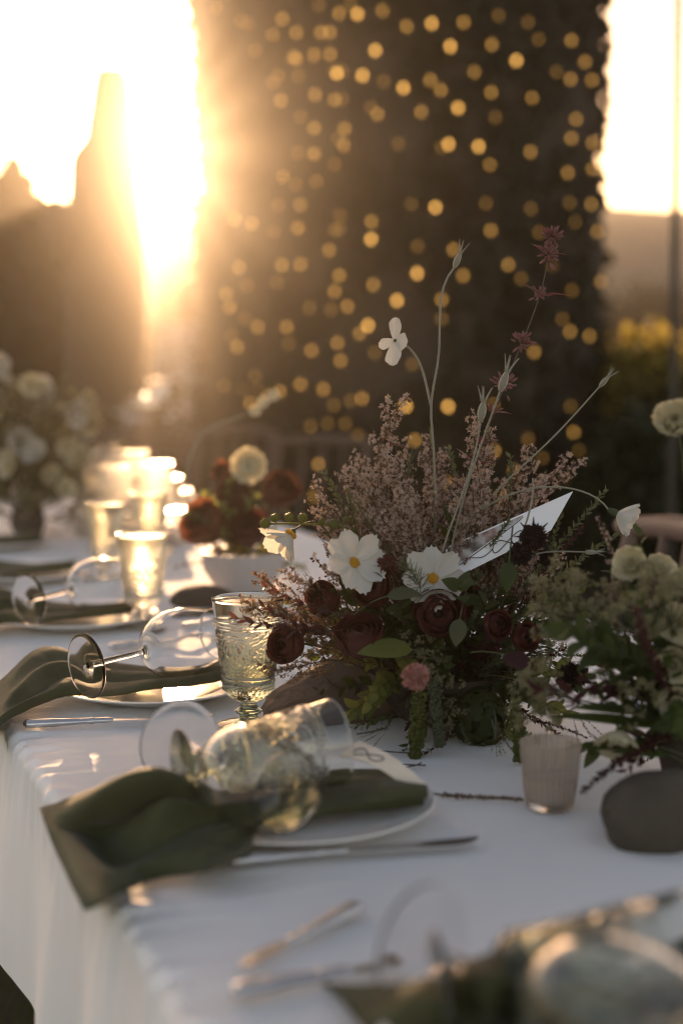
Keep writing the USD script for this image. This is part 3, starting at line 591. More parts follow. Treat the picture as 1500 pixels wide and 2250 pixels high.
# napkins: a net of points (row = across the napkin from the far side to the near side; column = from the hanging end to the right end)
def side(px, py, off):
    """where the line of sight meets the upright plane just outside the table's edge"""
    d = ray(px, py); lam = ((E0 - EN * off - EYE) @ EN) / (d @ EN); return EYE + d * lam
def net(rows, nu=90, nv=60, seed=0, ripple=.0012):
    G = np.array([[side(x, y, h[1]) if isinstance(h, tuple) else on_plane(x, y, TZ + h) for (x, y, h) in r] for r in rows])
    a = np.linspace(0, 1, G.shape[0]); b = np.linspace(0, 1, G.shape[1])
    f = [RectBivariateSpline(a, b, G[..., k], kx=3, ky=3, s=0) for k in range(3)]
    u = np.linspace(0, 1, nv); v = np.linspace(0, 1, nu)
    P = np.stack([q(u, v) for q in f], -1); v_ = u[:, None] + 0 * v[None]; u_ = v[None] + 0 * u[:, None]
    P[..., 2] += (ripple * fbm(P * [1, 1, .3] + seed, 45, 2, seed) + .0075 * np.sin(v_ * 17 + 3 * u_ + 2.5 * fbm(P + seed, 9, 2, seed + 3)) * (1 - .6 * u_) * np.clip(u_ * 7 - .5, 0, 1) * np.sin(np.pi * np.clip(v_, 0, 1)) ** .5)
    return P
# columns run from the left (hanging) to the right end on the plate
n1 = net([
    [(86, 1776, ('o', .014)), (205, 1733, .044), (310, 1700, .058), (400, 1714, .044), (500, 1736, .024), (640, 1712, .022), (790, 1690, .022), (900, 1722, .024)],
    [(90, 1786, ('o', .020)), (188, 1778, .040), (310, 1738, .060), (420, 1742, .046), (500, 1764, .027), (640, 1740, .025), (790, 1716, .026), (930, 1726, .034)],
    [(102, 1820, ('o', .024)), (178, 1838, .010), (250, 1842, .008), (345, 1776, .044), (440, 1780, .036), (620, 1772, .027), (790, 1744, .032), (940, 1740, .038)],
    [(122, 1868, ('o', .022)), (205, 1876, .026), (265, 1900, .012), (345, 1856, .020), (440, 1808, .028), (610, 1796, .024), (790, 1766, .028), (938, 1754, .030)],
    [(150, 1930, ('o', .022)), (228, 1940, ('o', .012)), (305, 1920, .012), (395, 1893, .016), (482, 1852, .022), (590, 1810, .021), (780, 1778, .020), (930, 1762, .022)],
    [(186, 2002, ('o', .018)), (250, 1972, ('o', .010)), (330, 1934, .010), (430, 1918, .014), (545, 1874, .030), (580, 1820, .021), (770, 1784, .018), (920, 1768, .018)]], seed=3)
NAP = M['napkin']
single('napkin', solidify(n1, .0009), NAP, 'olive green napkin under the two lying glasses, its corner hanging over the table edge', 'napkin')
# the rolled right end of it
n2 = net([
    [(-60, 1540, ('o', .012)), (20, 1478, .034), (75, 1430, .050), (130, 1424, .052), (200, 1446, .034), (290, 1462, .026), (400, 1470, .026), (495, 1446, .026)],
    [(-50, 1562, ('o', .016)), (18, 1508, .034), (80, 1462, .048), (140, 1452, .046), (215, 1468, .030), (300, 1474, .027), (400, 1476, .030), (500, 1456, .032)],
    [(-40, 1590, ('o', .02)), (22, 1538, .028), (90, 1498, .034), (150, 1482, .034), (230, 1494, .024), (310, 1492, .026), (400, 1488, .031), (502, 1468, .034)],
    [(-25, 1620, ('o', .02)), (10, 1570, .022), (92, 1530, .026), (160, 1508, .030), (235, 1514, .026), (320, 1505, .030), (405, 1498, .032), (500, 1480, .031)],
    [(-8, 1650, ('o', .018)), (0, 1592, ('o', .012)), (80, 1548, .018), (155, 1528, .019), (235, 1530, .021), (325, 1516, .022), (410, 1508, .022), (495, 1492, .022)]], seed=5)
nb = single('napkin', solidify(n2, .0009), NAP, 'olive green napkin under the single lying wine glass on the middle plate', 'napkin')
def napkin_copy(P, ds, label, seed, dt=0.):
    Q = P + ES * ds + EN * dt; Q = Q.copy(); c = np.array(T(0, PT, 0)); Q[..., 2] += .003 * fbm(Q + seed, 16, 2, seed) * (Q[..., 2] > TZ + .02)
    single('napkin', solidify(Q, .0016), NAP, label, 'napkin')
napkin_copy(n2, PS[3] - PS[2], 'olive green napkin on the third plate at the left edge of the photo', 8)
napkin_copy(n1, -.475, 'olive green napkin in the blurred foreground at the bottom', 9, .12)
napkin_copy(n2, PS[4] - PS[2], 'olive green napkin far down the table in the glare', 12)
napkin_copy(n1, PS[5] - PS[1], 'olive green napkin farthest down the table', 13)

# glasses of the nearer setting
wineM1 = lying((391, 1630), (632, 1742), 1.46, TZ + .066, TZ + .068, 1.335)
goblM1 = lying((397, 1690), (752, 1628), 1.395, TZ + .058, TZ + .066, 1.47, .3)
wine('clear wine glass lying mouth towards the camera on the nearer olive napkin', wineM1)
goblet('green pressed goblet lying on its side behind the nearer lying wine glass', goblM1)
# middle setting
wineM2 = lying((188, 1464), (400, 1412), 1.83, TZ + .062, TZ + .072, 1.955, .2)
wine('clear wine glass lying alone on the middle olive napkin, foot towards the camera', wineM2)
# third
wineM3 = lying((62, 1318), (240, 1280), 2.33, TZ + .062, TZ + .070, 2.44, .2)
wine('clear wine glass lying on the third napkin at the left edge', wineM3)
# foreground pair
def shifted(Mx, ds, dt=0., ang=0.):
    c = T(PS[1], PT, 0); R = rotz(ang); Q = Mx.copy(); Q[:3, :3] = R[:3, :3] @ Mx[:3, :3]; Q[:3, 3] = R[:3, :3] @ (Mx[:3, 3] - c) + c + ES * ds + EN * dt; return Q
wine('blurred clear wine glass lying in the foreground, mouth towards the lower right', lying((925, 2085), (1285, 2215), .985, TZ + .062, TZ + .066, .90))
goblet('blurred green goblet lying across the foreground at the bottom', lying((960, 2185), (1330, 2140), .935, TZ + .056, TZ + .064, .985, .4))
# upright goblets
wr_ = [(0, .0453), (.0108, .0458), (.0198, .0489), (.0252, .0544), (.0277, .0622), (.0302, .0801), (.0337, .105), (.0369, .13), (.0395, .150), (.0398, .1525), (.0390, .1521), (.03, .1520), (0, .1520)]
wat = outward(lathe(wr_, 64)); UP = []
def upright(px, foot_row, label, roll=0., sc=1.0):
    p = on_plane(px, foot_row, TZ + .001); Mx = rotz(roll, p, sc)
    if len(UP) > 1: return copy(UP[1], label, Mx)
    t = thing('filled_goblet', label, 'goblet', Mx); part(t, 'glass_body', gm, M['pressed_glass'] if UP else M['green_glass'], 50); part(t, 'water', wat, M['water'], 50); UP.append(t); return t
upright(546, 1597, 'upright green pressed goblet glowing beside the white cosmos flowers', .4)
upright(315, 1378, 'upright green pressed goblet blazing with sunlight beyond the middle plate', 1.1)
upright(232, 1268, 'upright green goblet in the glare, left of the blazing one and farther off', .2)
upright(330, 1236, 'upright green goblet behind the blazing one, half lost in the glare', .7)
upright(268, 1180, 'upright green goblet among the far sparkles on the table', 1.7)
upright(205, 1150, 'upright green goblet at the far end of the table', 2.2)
WG = []
for (px, row, lab) in ((345, 1212, 'upright clear wine glass in the glare beside the red flowers'), (255, 1215, 'upright clear wine glass sparkling between two far goblets'), (300, 1152, 'upright clear wine glass sparkling far down the table'), (235, 1128, 'upright clear wine glass at the far end of the table')):
    Mx = rotz(.5, on_plane(px, row, TZ + .001))
    if len(WG): copy(WG[0], lab, Mx)
    else: t = thing('upright_wine_glass', lab, 'wine glass', Mx); part(t, 'glass_body', wm, M['cut_glass'], 50); WG.append(t)

# low cut glass light holders glittering against the sun
def cut(th, r, z): return np.where(r > .02, .0016 * np.cos(th * 12) * np.clip(z / .01, 0, 1), 0)
cutm = outward(lathe([(0, 0), (.026, 0), (.030, .004), (.0345, .03), (.039, .055), (.0415, .068), (.0405, .0715), (.0385, .0715), (.035, .055), (.030, .03), (.026, .010), (0, .008)], 96, cut))
CG = []
for (px, row, sc_, lab) in ((270, 1215, 1.3, 'cut glass light holder sparkling left of the upright wine glass'), (372, 1196, 1.2, 'cut glass light holder sparkling nearest the red flowers'), (315, 1180, 1.5, 'cut glass light holder sparkling in the middle of the glare'), (212, 1182, 1.3, 'cut glass light holder sparkling at the left of the glare'),
        (290, 1130, 1.8, 'large cut glass light holder sparkling high in the glare'), (345, 1140, 1.7, 'cut glass light holder behind the upright wine glass'), (245, 1112, 2.4, 'large cut glass light holder farthest down the table'), (322, 1112, 1.9, 'large cut glass light holder far off behind the others'),
        (300, 1198, .9, 'small cut glass holder between the goblets and the red flowers'), (240, 1200, .9, 'small cut glass holder just behind the left far goblet'), (352, 1168, 1.0, 'small cut glass holder behind the red bloom at the left'), (228, 1148, 1.2, 'cut glass holder near the far left arrangement'), (305, 1150, 1.5, 'tall cut glass holder before the largest ones'), (270, 1160, 1.1, 'cut glass holder in the thick of the sparkles'), (378, 1150, 1.3, 'cut glass holder far off beside the red flowers'), (190, 1165, 1.0, 'small cut glass holder right of the far left arrangement')):
    Mx = rotz(px * .1, on_plane(px, row, TZ + .001), sc_)
    if CG: copy(CG[0], lab, Mx)
    else:
        t = thing('cut_glass_holder', lab, 'candle holder', Mx); part(t, 'glass_body', cutm, M['cut_glass'], 20); part(t, 'tealight', outward(lathe([(0, .0085), (.017, .0085), (.018, .012), (.018, .026), (0, .026)], 30)), M['wax'], 40); part(t, 'water', outward(lathe([(0, .045), (.034, .045), (.0375, .060), (.0395, .0700), (.039, .0704), (.02, .0703), (0, .0705)], 48)), M['water'], 40); CG.append(t)

# cutlery: lies along local +y, blade or tines at the far end
def handle_mesh(L):
    y = np.linspace(0, L, 40); w = np.interp(y / L, [0, .03, .1, .5, .8, .93, 1], [.004, .0085, .0088, .0068, .0052, .0058, .0040]); h = w * .62
    for c in (.30, .325, .35, .74, .765): w = w + .0011 * np.exp(-((y / L - c) / .008) ** 2); h = h + .0011 * np.exp(-((y / L - c) / .008) ** 2)
    th = np.arange(14) * 2 * np.pi / 14
    v = np.stack([w[:, None] * np.cos(th), y[:, None] + 0 * th, .0062 + h[:, None] * np.sin(th)], -1).reshape(-1, 3)
    n = len(v); v = np.vstack([v, [0, -.001, .0062], [0, L, .0062]]); f = grid_faces(40, 14, True); j = np.arange(14)
    f = np.vstack([f, np.stack([np.full(14, n), (j + 1) % 14, j], 1), np.stack([np.full(14, n + 1), 39 * 14 + j, 39 * 14 + (j + 1) % 14], 1)])
    return outward((v, f))
def plate_shape(outline, z0, thick, bow=0.):
    from shapely.geometry import Polygon
    v, f = tm(trimesh.creation.extrude_polygon(Polygon(outline), thick, engine='earcut')); v[:, 2] += z0; return v, f
def knife(label, M4):
    t = thing('table_knife', label, 'knife', M4)
    part(t, 'handle', handle_mesh(.105), M['steel'], 40)
    yb = np.linspace(0, 1, 16); L = .125
    left = [(-.0045 - .0015 * u, .103 + L * u) for u in yb]; right = [(.0045 + .0075 * math.sin(min(u * 1.25, 1) * math.pi / 2) - (.0165 * ((u - .8) / .2) ** 2 if u > .8 else 0), .103 + L * u) for u in yb]
    part(t, 'blade', plate_shape(left + right[::-1], .0048, .0016), M['steel'], False); return t
def spreader(label, M4):
    t = thing('butter_spreader', label, 'knife', M4); part(t, 'handle', handle_mesh(.088), M['steel'], 40)
    yb = np.linspace(0, 1, 14); L = .052
    part(t, 'blade', plate_shape([(-.004, .086 + L * u) for u in yb] + [(.004 + .005 * math.sin(u * math.pi * .9), .086 + L * u) for u in yb[::-1]], .0048, .0016), M['steel'], False); return t
def fork(label, M4):
    t = thing('table_fork', label, 'fork', M4)
    part(t, 'handle', handle_mesh(.115), M['steel'], 40)
    part(t, 'neck', outward(tube(spline([(0, .113, .0062), (0, .14, .012), (0, .152, .011)], 10), [.0035, .003, .006], 8)), M['steel'])
    for k in range(4):
        x = (k - 1.5) * .0058
        part(t, 'tine', outward(tube(spline([(x * .7, .148, .0112), (x, .158, .009), (x, .18, .004), (x, .203, .007)], 10), [.0026, .0020, .0017, .0008], 7)), M['steel'])
    return t
def lay(px0, py0, px1, py1, roll=0.):
    a = on_plane(px0, py0, TZ + .0008); b = on_plane(px1, py1, TZ + .0008); d = b - a; return rotz(math.atan2(-d[0], d[1]), a)
knife('silver table knife with ringed handle lying before the middle plate', lay(52, 1602, 560, 1578))
knife('silver table knife half under the nearer napkin, blade to the right', lay(500, 1906, 1012, 1862))
spreader('silver butter spreader flashing in the sun in the foreground', lay(788, 2008, 520, 2150))
spreader('second silver spreader in the foreground, nearer the camera', lay(508, 2200, 700, 2164))
knife('silver table knife between the middle and third plates', lay(400, 1372, 560, 1362))
fork('silver table fork beyond the middle plate', lay(240, 1430, 480, 1405))

# votive tumbler with candle wax
vz = on_plane(1207, 1772, TZ + .0008)
def ribs(th, r, z): return np.where((z > .006) & (r > .018), .0012 * np.cos(th * 28), 0)
vo = [(0, 0), (.0215, 0), (.0232, .0015), (.0236, .004), (.0252, .022), (.0272, .046), (.0287, .0635), (.0284, .0648), (.0272, .0645), (.0262, .050), (.0240, .026), (.0222, .0085), (.019, .0065), (0, .0062)]
vt = thing('candle_tumbler', 'small rose tinted ribbed glass tumbler with candle wax, right of the napkin', 'candle holder', rotz(.2, vz))
part(vt, 'glass_body', outward(lathe(np.vstack([spline(vo[3:7], 14), ] ) if False else vo, 150, ribs)), M['votive'], 40)
part(vt, 'wax', outward(lathe([(0, .0068), (.0205, .0072), (.0222, .012), (.0238, .026), (.0244, .031), (0, .0305)], 60)), M['wax'])
part(vt, 'wick', tube([(0, 0, .03), (.0005, 0, .038)], .0006, 6), M['ink'])

# stones
sp = on_plane(1456, 1868, TZ)
tv_, tf_ = tm(trimesh.creation.icosphere(subdivisions=5, radius=1.0))
tv_ = tv_ * (1 + .20 * fbm(tv_ + 31.7, .9, 2, 4) + .035 * fbm(tv_, 4, 3, 13) + .022 * fbm(tv_, 12, 3, 23))[:, None]
tv_[:, 2] = np.where(tv_[:, 2] < -.88, -.88 + (tv_[:, 2] + .88) * .2, tv_[:, 2]); tv_ = tv_ * [.054, .046, .036]; tv_[:, 0] += tv_[:, 2] * .35; tv_[:, 2] -= tv_[:, 2].min()
table_rock = (tv_, tf_)
single('table_stone', move(rotz(.4, sp + [.004, .03, -.006]), table_rock), M['stone'], 'dark rounded stone on the white cloth at the right edge', 'stone')
rs, rf = rock(np.array([.098, .055, .052]), 6, .24)
rp = on_plane(705, 1592, TZ)
rs = rs.copy(); rs[:, 2] *= np.clip(.75 + rs[:, 0] * 4.2, .22, 1.25)
single('rough_stone', move(rotz(.25, rp + [.02, .05, -.004]), (rs, rf)), M['stone2'], 'rough brown sloping stone at the left foot of the main flower arrangement', 'stone')
sp2 = on_plane(445, 1335, TZ)
single('table_stone', move(rotz(.1, sp2 + [0, .03, -.003]), rock(np.array([.055, .035, .022]), 9, .2)), M['stone'], 'low dark stone before the white bowl of red flowers', 'stone')

# place card with a looped pen stroke on the nearer napkin
def flat_card(pts3, thick=.0005):
    """a flat card through corner points, as a thin closed sheet; returns mesh and its axes"""
    p = np.asarray(pts3); a = p[1] - p[0]; b = p[3] - p[0]; u = np.linspace(0, 1, 9)
    P = p[0] + u[:, None, None] * a + u[None, :, None] * b; return P
def pen(line, r, mat, parent, name='pen_stroke'):
    part(parent, name, tube(line, r, 5), mat)
k0 = on_plane(742, 1662, TZ + .052); k1 = on_plane(788, 1628, TZ + .056); k2 = on_plane(940, 1728, TZ + .030); k3 = on_plane(880, 1722, TZ + .030)
u = np.linspace(0, 1, 14)[:, None, None]; v = np.linspace(0, 1, 8)[None, :, None]
P = (1 - u) * ((1 - v) * k0 + v * k1) + u * ((1 - v) * k3 + v * k2); P[..., 2] += .006 * np.sin(np.pi * u[..., 0])
pc = thing('place_card', 'cream place card with a looped pen stroke lying beside the lying goblet', 'card')
part(pc, 'paper', solidify(P, .0006), M['cream_card'], 30)
tq = np.linspace(0, 2 * np.pi, 40); cu = .32 + .20 * np.sin(tq) ; cv = .45 + .22 * np.sin(2 * tq)
line = []
for a_, b_ in zip(cu, cv):
    q = (1 - a_) * ((1 - b_) * k0 + b_ * k1) + a_ * ((1 - b_) * k3 + b_ * k2); q[2] += .006 * math.sin(math.pi * a_) + .0007; line.append(q)
pen(np.array(line), .0006, M['ink'], pc)
# menu card standing among the flowers
corners = [(975, 1205, 1.66), (1003, 1268, 1.635), (1210, 1165, 1.645), (1258, 1080, 1.68)]
c = [at(*q) for q in corners]
mc = thing('menu_card', 'white printed card with a blurred picture and a looped flourish stuck slantwise in the flowers', 'card')
U = np.linspace(0, 1, 12)[:, None, None]; Vv = np.linspace(0, 1, 10)[None, :, None]
def on_card(a_, b_): return (1 - a_) * ((1 - b_) * c[0] + b_ * c[1]) + a_ * ((1 - b_) * c[3] + b_ * c[2])
Pc = (1 - U) * ((1 - Vv) * c[0] + Vv * c[1]) + U * ((1 - Vv) * c[3] + Vv * c[2])
part(mc, 'paper', solidify(Pc, .0007), M['card'], 30)
nrm = unit(np.cross(c[3] - c[0], c[1] - c[0])); nrm = nrm if nrm[1] < 0 else -nrm
uu = np.linspace(0.0, 1, 16); band = np.array([[on_card(.02 + .60 * a_, (.06 + b_ * (.62 * (1 - a_) ** .7 ))) + nrm * .0007 for b_ in np.linspace(0, 1, 6)] for a_ in uu])
part(mc, 'printed_picture', solidify(band, .0003), M['card_photo'], 30)
pen(np.array([on_card(.02 + .60 * a_, .12 + .62 * (1 - a_) ** .7 ) + nrm * .0012 for a_ in np.linspace(0, 1, 30)]), .0005, M['ink'], mc)
pen(np.array([on_card(.52 + .14 * math.sin(q), .70 + .17 * math.sin(2 * q)) + nrm * .0012 for q in np.linspace(0, 6.4, 60)]), .00055, M['ink'], mc)
pen(np.array([on_card(.38 - .28 * a_, .70 + .10 * math.sin(a_ * 5)) + nrm * .0012 for a_ in np.linspace(0, 1, 20)]), .0005, M['ink'], mc)
# ---------------------------------------------------------------- flowers: builders
def inv(Mx): return np.linalg.inv(Mx)
def local(Mx, p): q = inv(Mx) @ np.r_[p, 1]; return q[:3]
def stem_part(t, Mx, pts, r=.0011, mat='stem', n=22, name='stem', sides=6):
    L = np.array([local(Mx, p) for p in pts]); part(t, name, tube(spline(L, n), r, sides), M[mat])
def orient(a, b, c):                                        # rotations about z, then x ... small helper
    return trimesh.transformations.euler_matrix(a, b, c, 'sxyz')
def cosmos(label, c, facing, R, base, npet=8, cup=.15, seed=0, open_=.12, mat='white_petal', cat='cosmos flower', lean=None, name='white_cosmos', centre=.0072):
    r = np.random.default_rng(seed); Mx = frame(facing, origin=c, roll=r.uniform(0, 6)); t = thing(name, label, cat, Mx)
    for k in range(npet):
        a = k * 2 * math.pi / npet + r.uniform(-.07, .07); tilt = open_ + r.uniform(-.12, .14) + (lean[k % len(lean)] if lean else 0)
        pm = petal(R * r.uniform(.92, 1.06), R * .70 * r.uniform(.9, 1.08), cup + r.uniform(-.05, .1), r.uniform(-.10, .12), .10, 10, 9, .2, .025, seed + k)
        pm = (pm[0] + [0, .003, (k % 2) * .0009], pm[1])
        part(t, 'petal', move(orient(0, 0, a) @ orient(tilt, r.uniform(-.15, .15), 0), pm), M[mat])
    fl, bump = [], (np.array([[.00055, 0, 0], [-.0003, .0005, 0], [-.0003, -.0005, 0], [0, 0, .0019]]), np.array([[0, 1, 3], [1, 2, 3], [2, 0, 3]]))
    dome = outward(lathe([(centre, -.001), (centre * .95, .0012), (centre * .7, .0030), (centre * .35, .0040), (0, .0043)], 18)); fl.append(dome)
    for k in range(90):
        q = math.sqrt((k + .5) / 90); a = k * 2.39996; rad = centre * q
        fl.append(move(frame((q * math.cos(a), q * math.sin(a), .9), origin=(rad * math.cos(a), rad * math.sin(a), .0042 * (1 - q * q) ** .6)), (bump[0] * r.uniform(.8, 1.5), bump[1])))
    part(t, 'flower_centre', join(fl), M['yellow'], False)
    part(t, 'calyx', outward(lathe([(0, -.006), (.003, -.005), (.005, -.001), (.004, .0005), (0, .0005)], 12)), M['green'])
    bk = np.array(c) - unit(facing) * .006; part_pts = [bk, bk - unit(facing) * .03 + np.array([0, 0, -.012]), np.array(base) * .5 + bk * .5 + np.array([0, 0, .01]), base]
    stem_part(t, Mx, part_pts, .0011); return t
def cup_petal(r, top, bottom, half, flare, n=7, m=7, tx=None):
    u = np.linspace(0, 1, n)[:, None]; v = np.linspace(-1, 1, m)[None]
    th = np.radians(bottom + (top - bottom) * u); w = half * (np.sin(np.pi * (.12 + .55 * u)) ** .7); ph = v * w
    rad = r * (1 + flare * u ** 3 - .04 * v ** 2); th2 = th + .14 * v ** 2 * u
    return np.stack([rad * np.sin(th2) * np.sin(ph), rad * np.sin(th2) * np.cos(ph), rad * np.cos(th2)], -1).reshape(-1, 3), grid_faces(n, m)
def ranunculus(label, c, facing, R, base, mat='burgundy', seed=0, name='ranunculus', cat='ranunculus', rings=5):
    r = np.random.default_rng(seed); Mx = frame(facing, origin=c, roll=r.uniform(0, 6)); t = thing(name, label, cat, Mx)
    for k in range(rings):
        q = (k + 1) / rings; rad = R * (.28 + .66 * q); top = 18 + 38 * q ** 1.6; np_ = 4 + k
        for j in range(np_):
            a = j * 2 * math.pi / np_ + k * .5 + r.uniform(-.15, .15)
            pm = cup_petal(rad * r.uniform(.95, 1.05), top + r.uniform(-6, 9), 150, 1.15 - .10 * k + r.uniform(-.1, .1), .05 + .22 * q ** 2 * r.uniform(.3, 1.5))
            nz = fbm(pm[0] * 1.0 + seed + j, 90, 2, seed); pm = (pm[0] * (1 + .07 * nz)[:, None], pm[1])
            part(t, 'petal', move(orient(r.uniform(-.07, .07), r.uniform(-.07, .07), a), pm), M[mat])
    part(t, 'flower_centre', ball(R * .2, 2), M['dark_petal'])
    bk = np.array(c) - unit(facing) * R * .9; stem_part(t, Mx, [bk, bk * .5 + np.array(base) * .5 + [0, 0, .01], base], .0013); return t
def puff(label, c, R, base, mat='dark_petal', n=170, name='scabiosa', cat='scabiosa', seed=0, spike=.5, facing=(0, -1, .3), bracts=0, flatn=.75, w=.32):
    """round flower head of many small florets"""
    r = np.random.default_rng(seed); Mx = frame(facing, origin=c); t = thing(name, label, cat, Mx); fl = []
    part(t, 'flower_centre', ball(R * .62, 2, 1, 1, flatn), M[mat])
    lf = leaf(R * spike, R * w, -.25, .3, 4)
    for k in range(n):
        z = 1 - 1.75 * (k + .5) / n; a = k * 2.39996; q = math.sqrt(max(1 - z * z, 0)); d = np.array([q * math.cos(a), q * math.sin(a), z * flatn])
        Q = frame(np.cross(d, [-.3, .8, .1]) , up=d, origin=d * R * .55)
        Q[:3, 1] = unit(d + r.normal(size=3) * .22); Q[:3, 0] = unit(np.cross(Q[:3, 1], r.normal(size=3))); Q[:3, 2] = np.cross(Q[:3, 0], Q[:3, 1])
        fl.append(move(Q, (lf[0] * r.uniform(.7, 1.15), lf[1])))
    part(t, 'florets', join(fl), M[mat], False)
    for k in range(bracts):
        a = k * 6.283 / bracts; Q = frame((math.cos(a), math.sin(a), .1)); Q2 = np.eye(4); Q2[:3, 1] = unit([math.cos(a), math.sin(a), .5 * r.uniform(-.5, 1)]); Q2[:3, 2] = unit(np.cross([-math.sin(a), math.cos(a), 0], Q2[:3, 1])) ; Q2[:3, 0] = np.cross(Q2[:3, 1], Q2[:3, 2]); Q2[:3, 3] = Q2[:3, 1] * R * .6
        part(t, 'bract', move(Q2, leaf(R * .85, R * .16, -.1, .2, 5)), M['sage' if mat != 'dark_petal' else 'dark_petal'])
    bk = np.array(c) - unit(facing) * R * .6; stem_part(t, Mx, [bk, bk * .5 + np.array(base) * .5 + [0, 0, .02], base], .0010); return t
def side_leaf(p, axis, az, tilt, lf, sc=1.0, roll=0.):
    """a matrix that puts a leaf (along +y) at p, leaving axis at the angle tilt, turned az about it"""
    F = frame(axis); d = F[:3, 0] * math.cos(az) + F[:3, 1] * math.sin(az); y = unit(np.asarray(axis) * math.cos(tilt) + d * math.sin(tilt)); x = unit(np.cross(y, axis)); x = unit(x + 1e-6); z = np.cross(x, y)
    c, s_ = math.cos(roll), math.sin(roll); x, z = x * c + z * s_, -x * s_ + z * c
    Q = np.eye(4); Q[:3, 0], Q[:3, 1], Q[:3, 2], Q[:3, 3] = x * sc, y * sc, z * sc, p; return Q
def sprig(name, label, cat, Mx, L, nleaf, lf, mat, smat='stem', u0=.2, tilt=.9, bend=.03, r=.0011, pairs=False, seed=0, taper=.5, group=None, as_parts=True, pname='leaf'):
    rr = np.random.default_rng(seed); t = thing(name, label, cat, Mx, group)
    pts = spline([(0, 0, 0), (bend * .3, 0, L * .35), (bend, bend * .3, L * .7), (bend * 2, bend * .5, L)], 24); part(t, 'stem', tube(pts, [r, r * .5], 5), M[smat])
    bits = []
    for k in range(nleaf):
        u = u0 + (1 - u0) * ((k // 2 * 2 if pairs else k) / max(nleaf - 1, 1)); i = min(int(u * 23), 22); ax = unit(pts[i + 1] - pts[i]); p = pts[i] + (pts[i + 1] - pts[i]) * (u * 23 - i)
        az = (k % 2) * math.pi + (k // 2) * 1.57 if pairs else k * 2.39996
        Q = side_leaf(p, ax, az + rr.uniform(-.3, .3), tilt * rr.uniform(.7, 1.2) * (1 - .45 * u), lf, (1 - taper * u) * rr.uniform(.75, 1.15), rr.uniform(-.4, .4))
        m_ = move(Q, lf)
        if as_parts: part(t, pname, m_, M[mat])
        else: bits.append(m_)
    if bits: part(t, pname, join(bits), M[mat], True, None, 'stuff')
    return t
def blossom(r_):
    v = [[0, 0, 0]]; f = []
    for k in range(5):
        a = k * 1.2566; b = .48; n = len(v)
        v += [[r_ * .62 * math.cos(a - b), r_ * .62 * math.sin(a - b), r_ * .35], [r_ * math.cos(a), r_ * math.sin(a), r_ * .62], [r_ * .62 * math.cos(a + b), r_ * .62 * math.sin(a + b), r_ * .35]]
        f += [[0, n, n + 1], [0, n + 1, n + 2]]
    return np.array(v), np.array(f)
def heather(label, Mx, L=.2, seed=0, n=330, group=None, mat='heath', width=.055, dens=.5, first=None):
    rr = np.random.default_rng(seed); t = thing('heather_sprig', label, 'heather', Mx, group)
    pts = spline([(0, 0, 0), (.004, .002, L * .4), (rr.uniform(-.012, .012), rr.uniform(-.01, .01), L * .75), (rr.uniform(-.02, .02), rr.uniform(-.02, .02), L)], 30); part(t, 'stem', tube(pts, [.0012, .0004], 5), M['stem_dark'])
    tw, bl, bud, need = [], [], [], []; nb = 20
    lanes = [(pts, .45, 1.0)]
    for k in range(nb):
        u = .22 + .72 * k / nb; i = int(u * 29); ax = unit(pts[i + 1] - pts[i]); F = frame(ax); a = k * 2.39996; d = F[:3, 0] * math.cos(a) + F[:3, 1] * math.sin(a); l = width * (1.15 - u) * rr.uniform(.7, 1.2)
        q = spline([pts[i], pts[i] + ax * l * .35 + d * l * .38, pts[i] + ax * l * .95 + d * l * .62 * rr.uniform(.6, 1.1)], 10); lanes.append((q, .12, l / width)); tw.append(tube(q, [.0005, .0003], 4))
    part(t, 'twigs', join(tw), M['stem_dark'])
    w = np.array([1.6] + [l[2] for l in lanes[1:]]); w /= w.sum(); bm = blossom(.0026); bb = ball(.0012, 1, 1, 1, 1.5); nd = (np.array([[-.0003, 0, 0], [.0003, 0, 0], [0, .0055, .0006]]), np.array([[0, 1, 2]]))
    for k in range(n):
        q, lo, _ = lanes[rr.choice(len(lanes), p=w)]; u = rr.uniform(lo, 1.0); i = min(int(u * (len(q) - 1)), len(q) - 2); p = q[i] + (q[i + 1] - q[i]) * (u * (len(q) - 1) - i); ax = unit(q[i + 1] - q[i]); d = unit(np.cross(ax, rr.normal(size=3)))
        Q = frame(d + ax * .35, origin=p + d * rr.uniform(.0010, .0038), roll=rr.uniform(0, 6), scale=rr.uniform(.65, 1.15))
        if rr.random() < .70: bl.append(Q)
        else: bud.append(Q)
    for k in range(240):
        q, lo, _ = lanes[rr.choice(len(lanes), p=w)]; u = rr.uniform(0, 1.0); i = min(int(u * (len(q) - 1)), len(q) - 2); need.append(side_leaf(q[i], unit(q[i + 1] - q[i]), rr.uniform(0, 6.28), rr.uniform(.5, 1.0), nd, rr.uniform(.7, 1.5)))
    part(t, 'blossoms', scatter(bm, bl), M[mat], False, None, 'stuff'); part(t, 'buds', scatter(bb, bud), M['heath_brown'], True, None, 'stuff'); part(t, 'needles', scatter(nd, need), M['green'], False, None, 'stuff')
    return t
def put(src, label, base, tip, L, roll=0., group=None, Ls=None):
    d = np.asarray(tip) - np.asarray(base); return copy(src, label, frame(d, origin=base, roll=roll, scale=np.linalg.norm(d) / L), group)
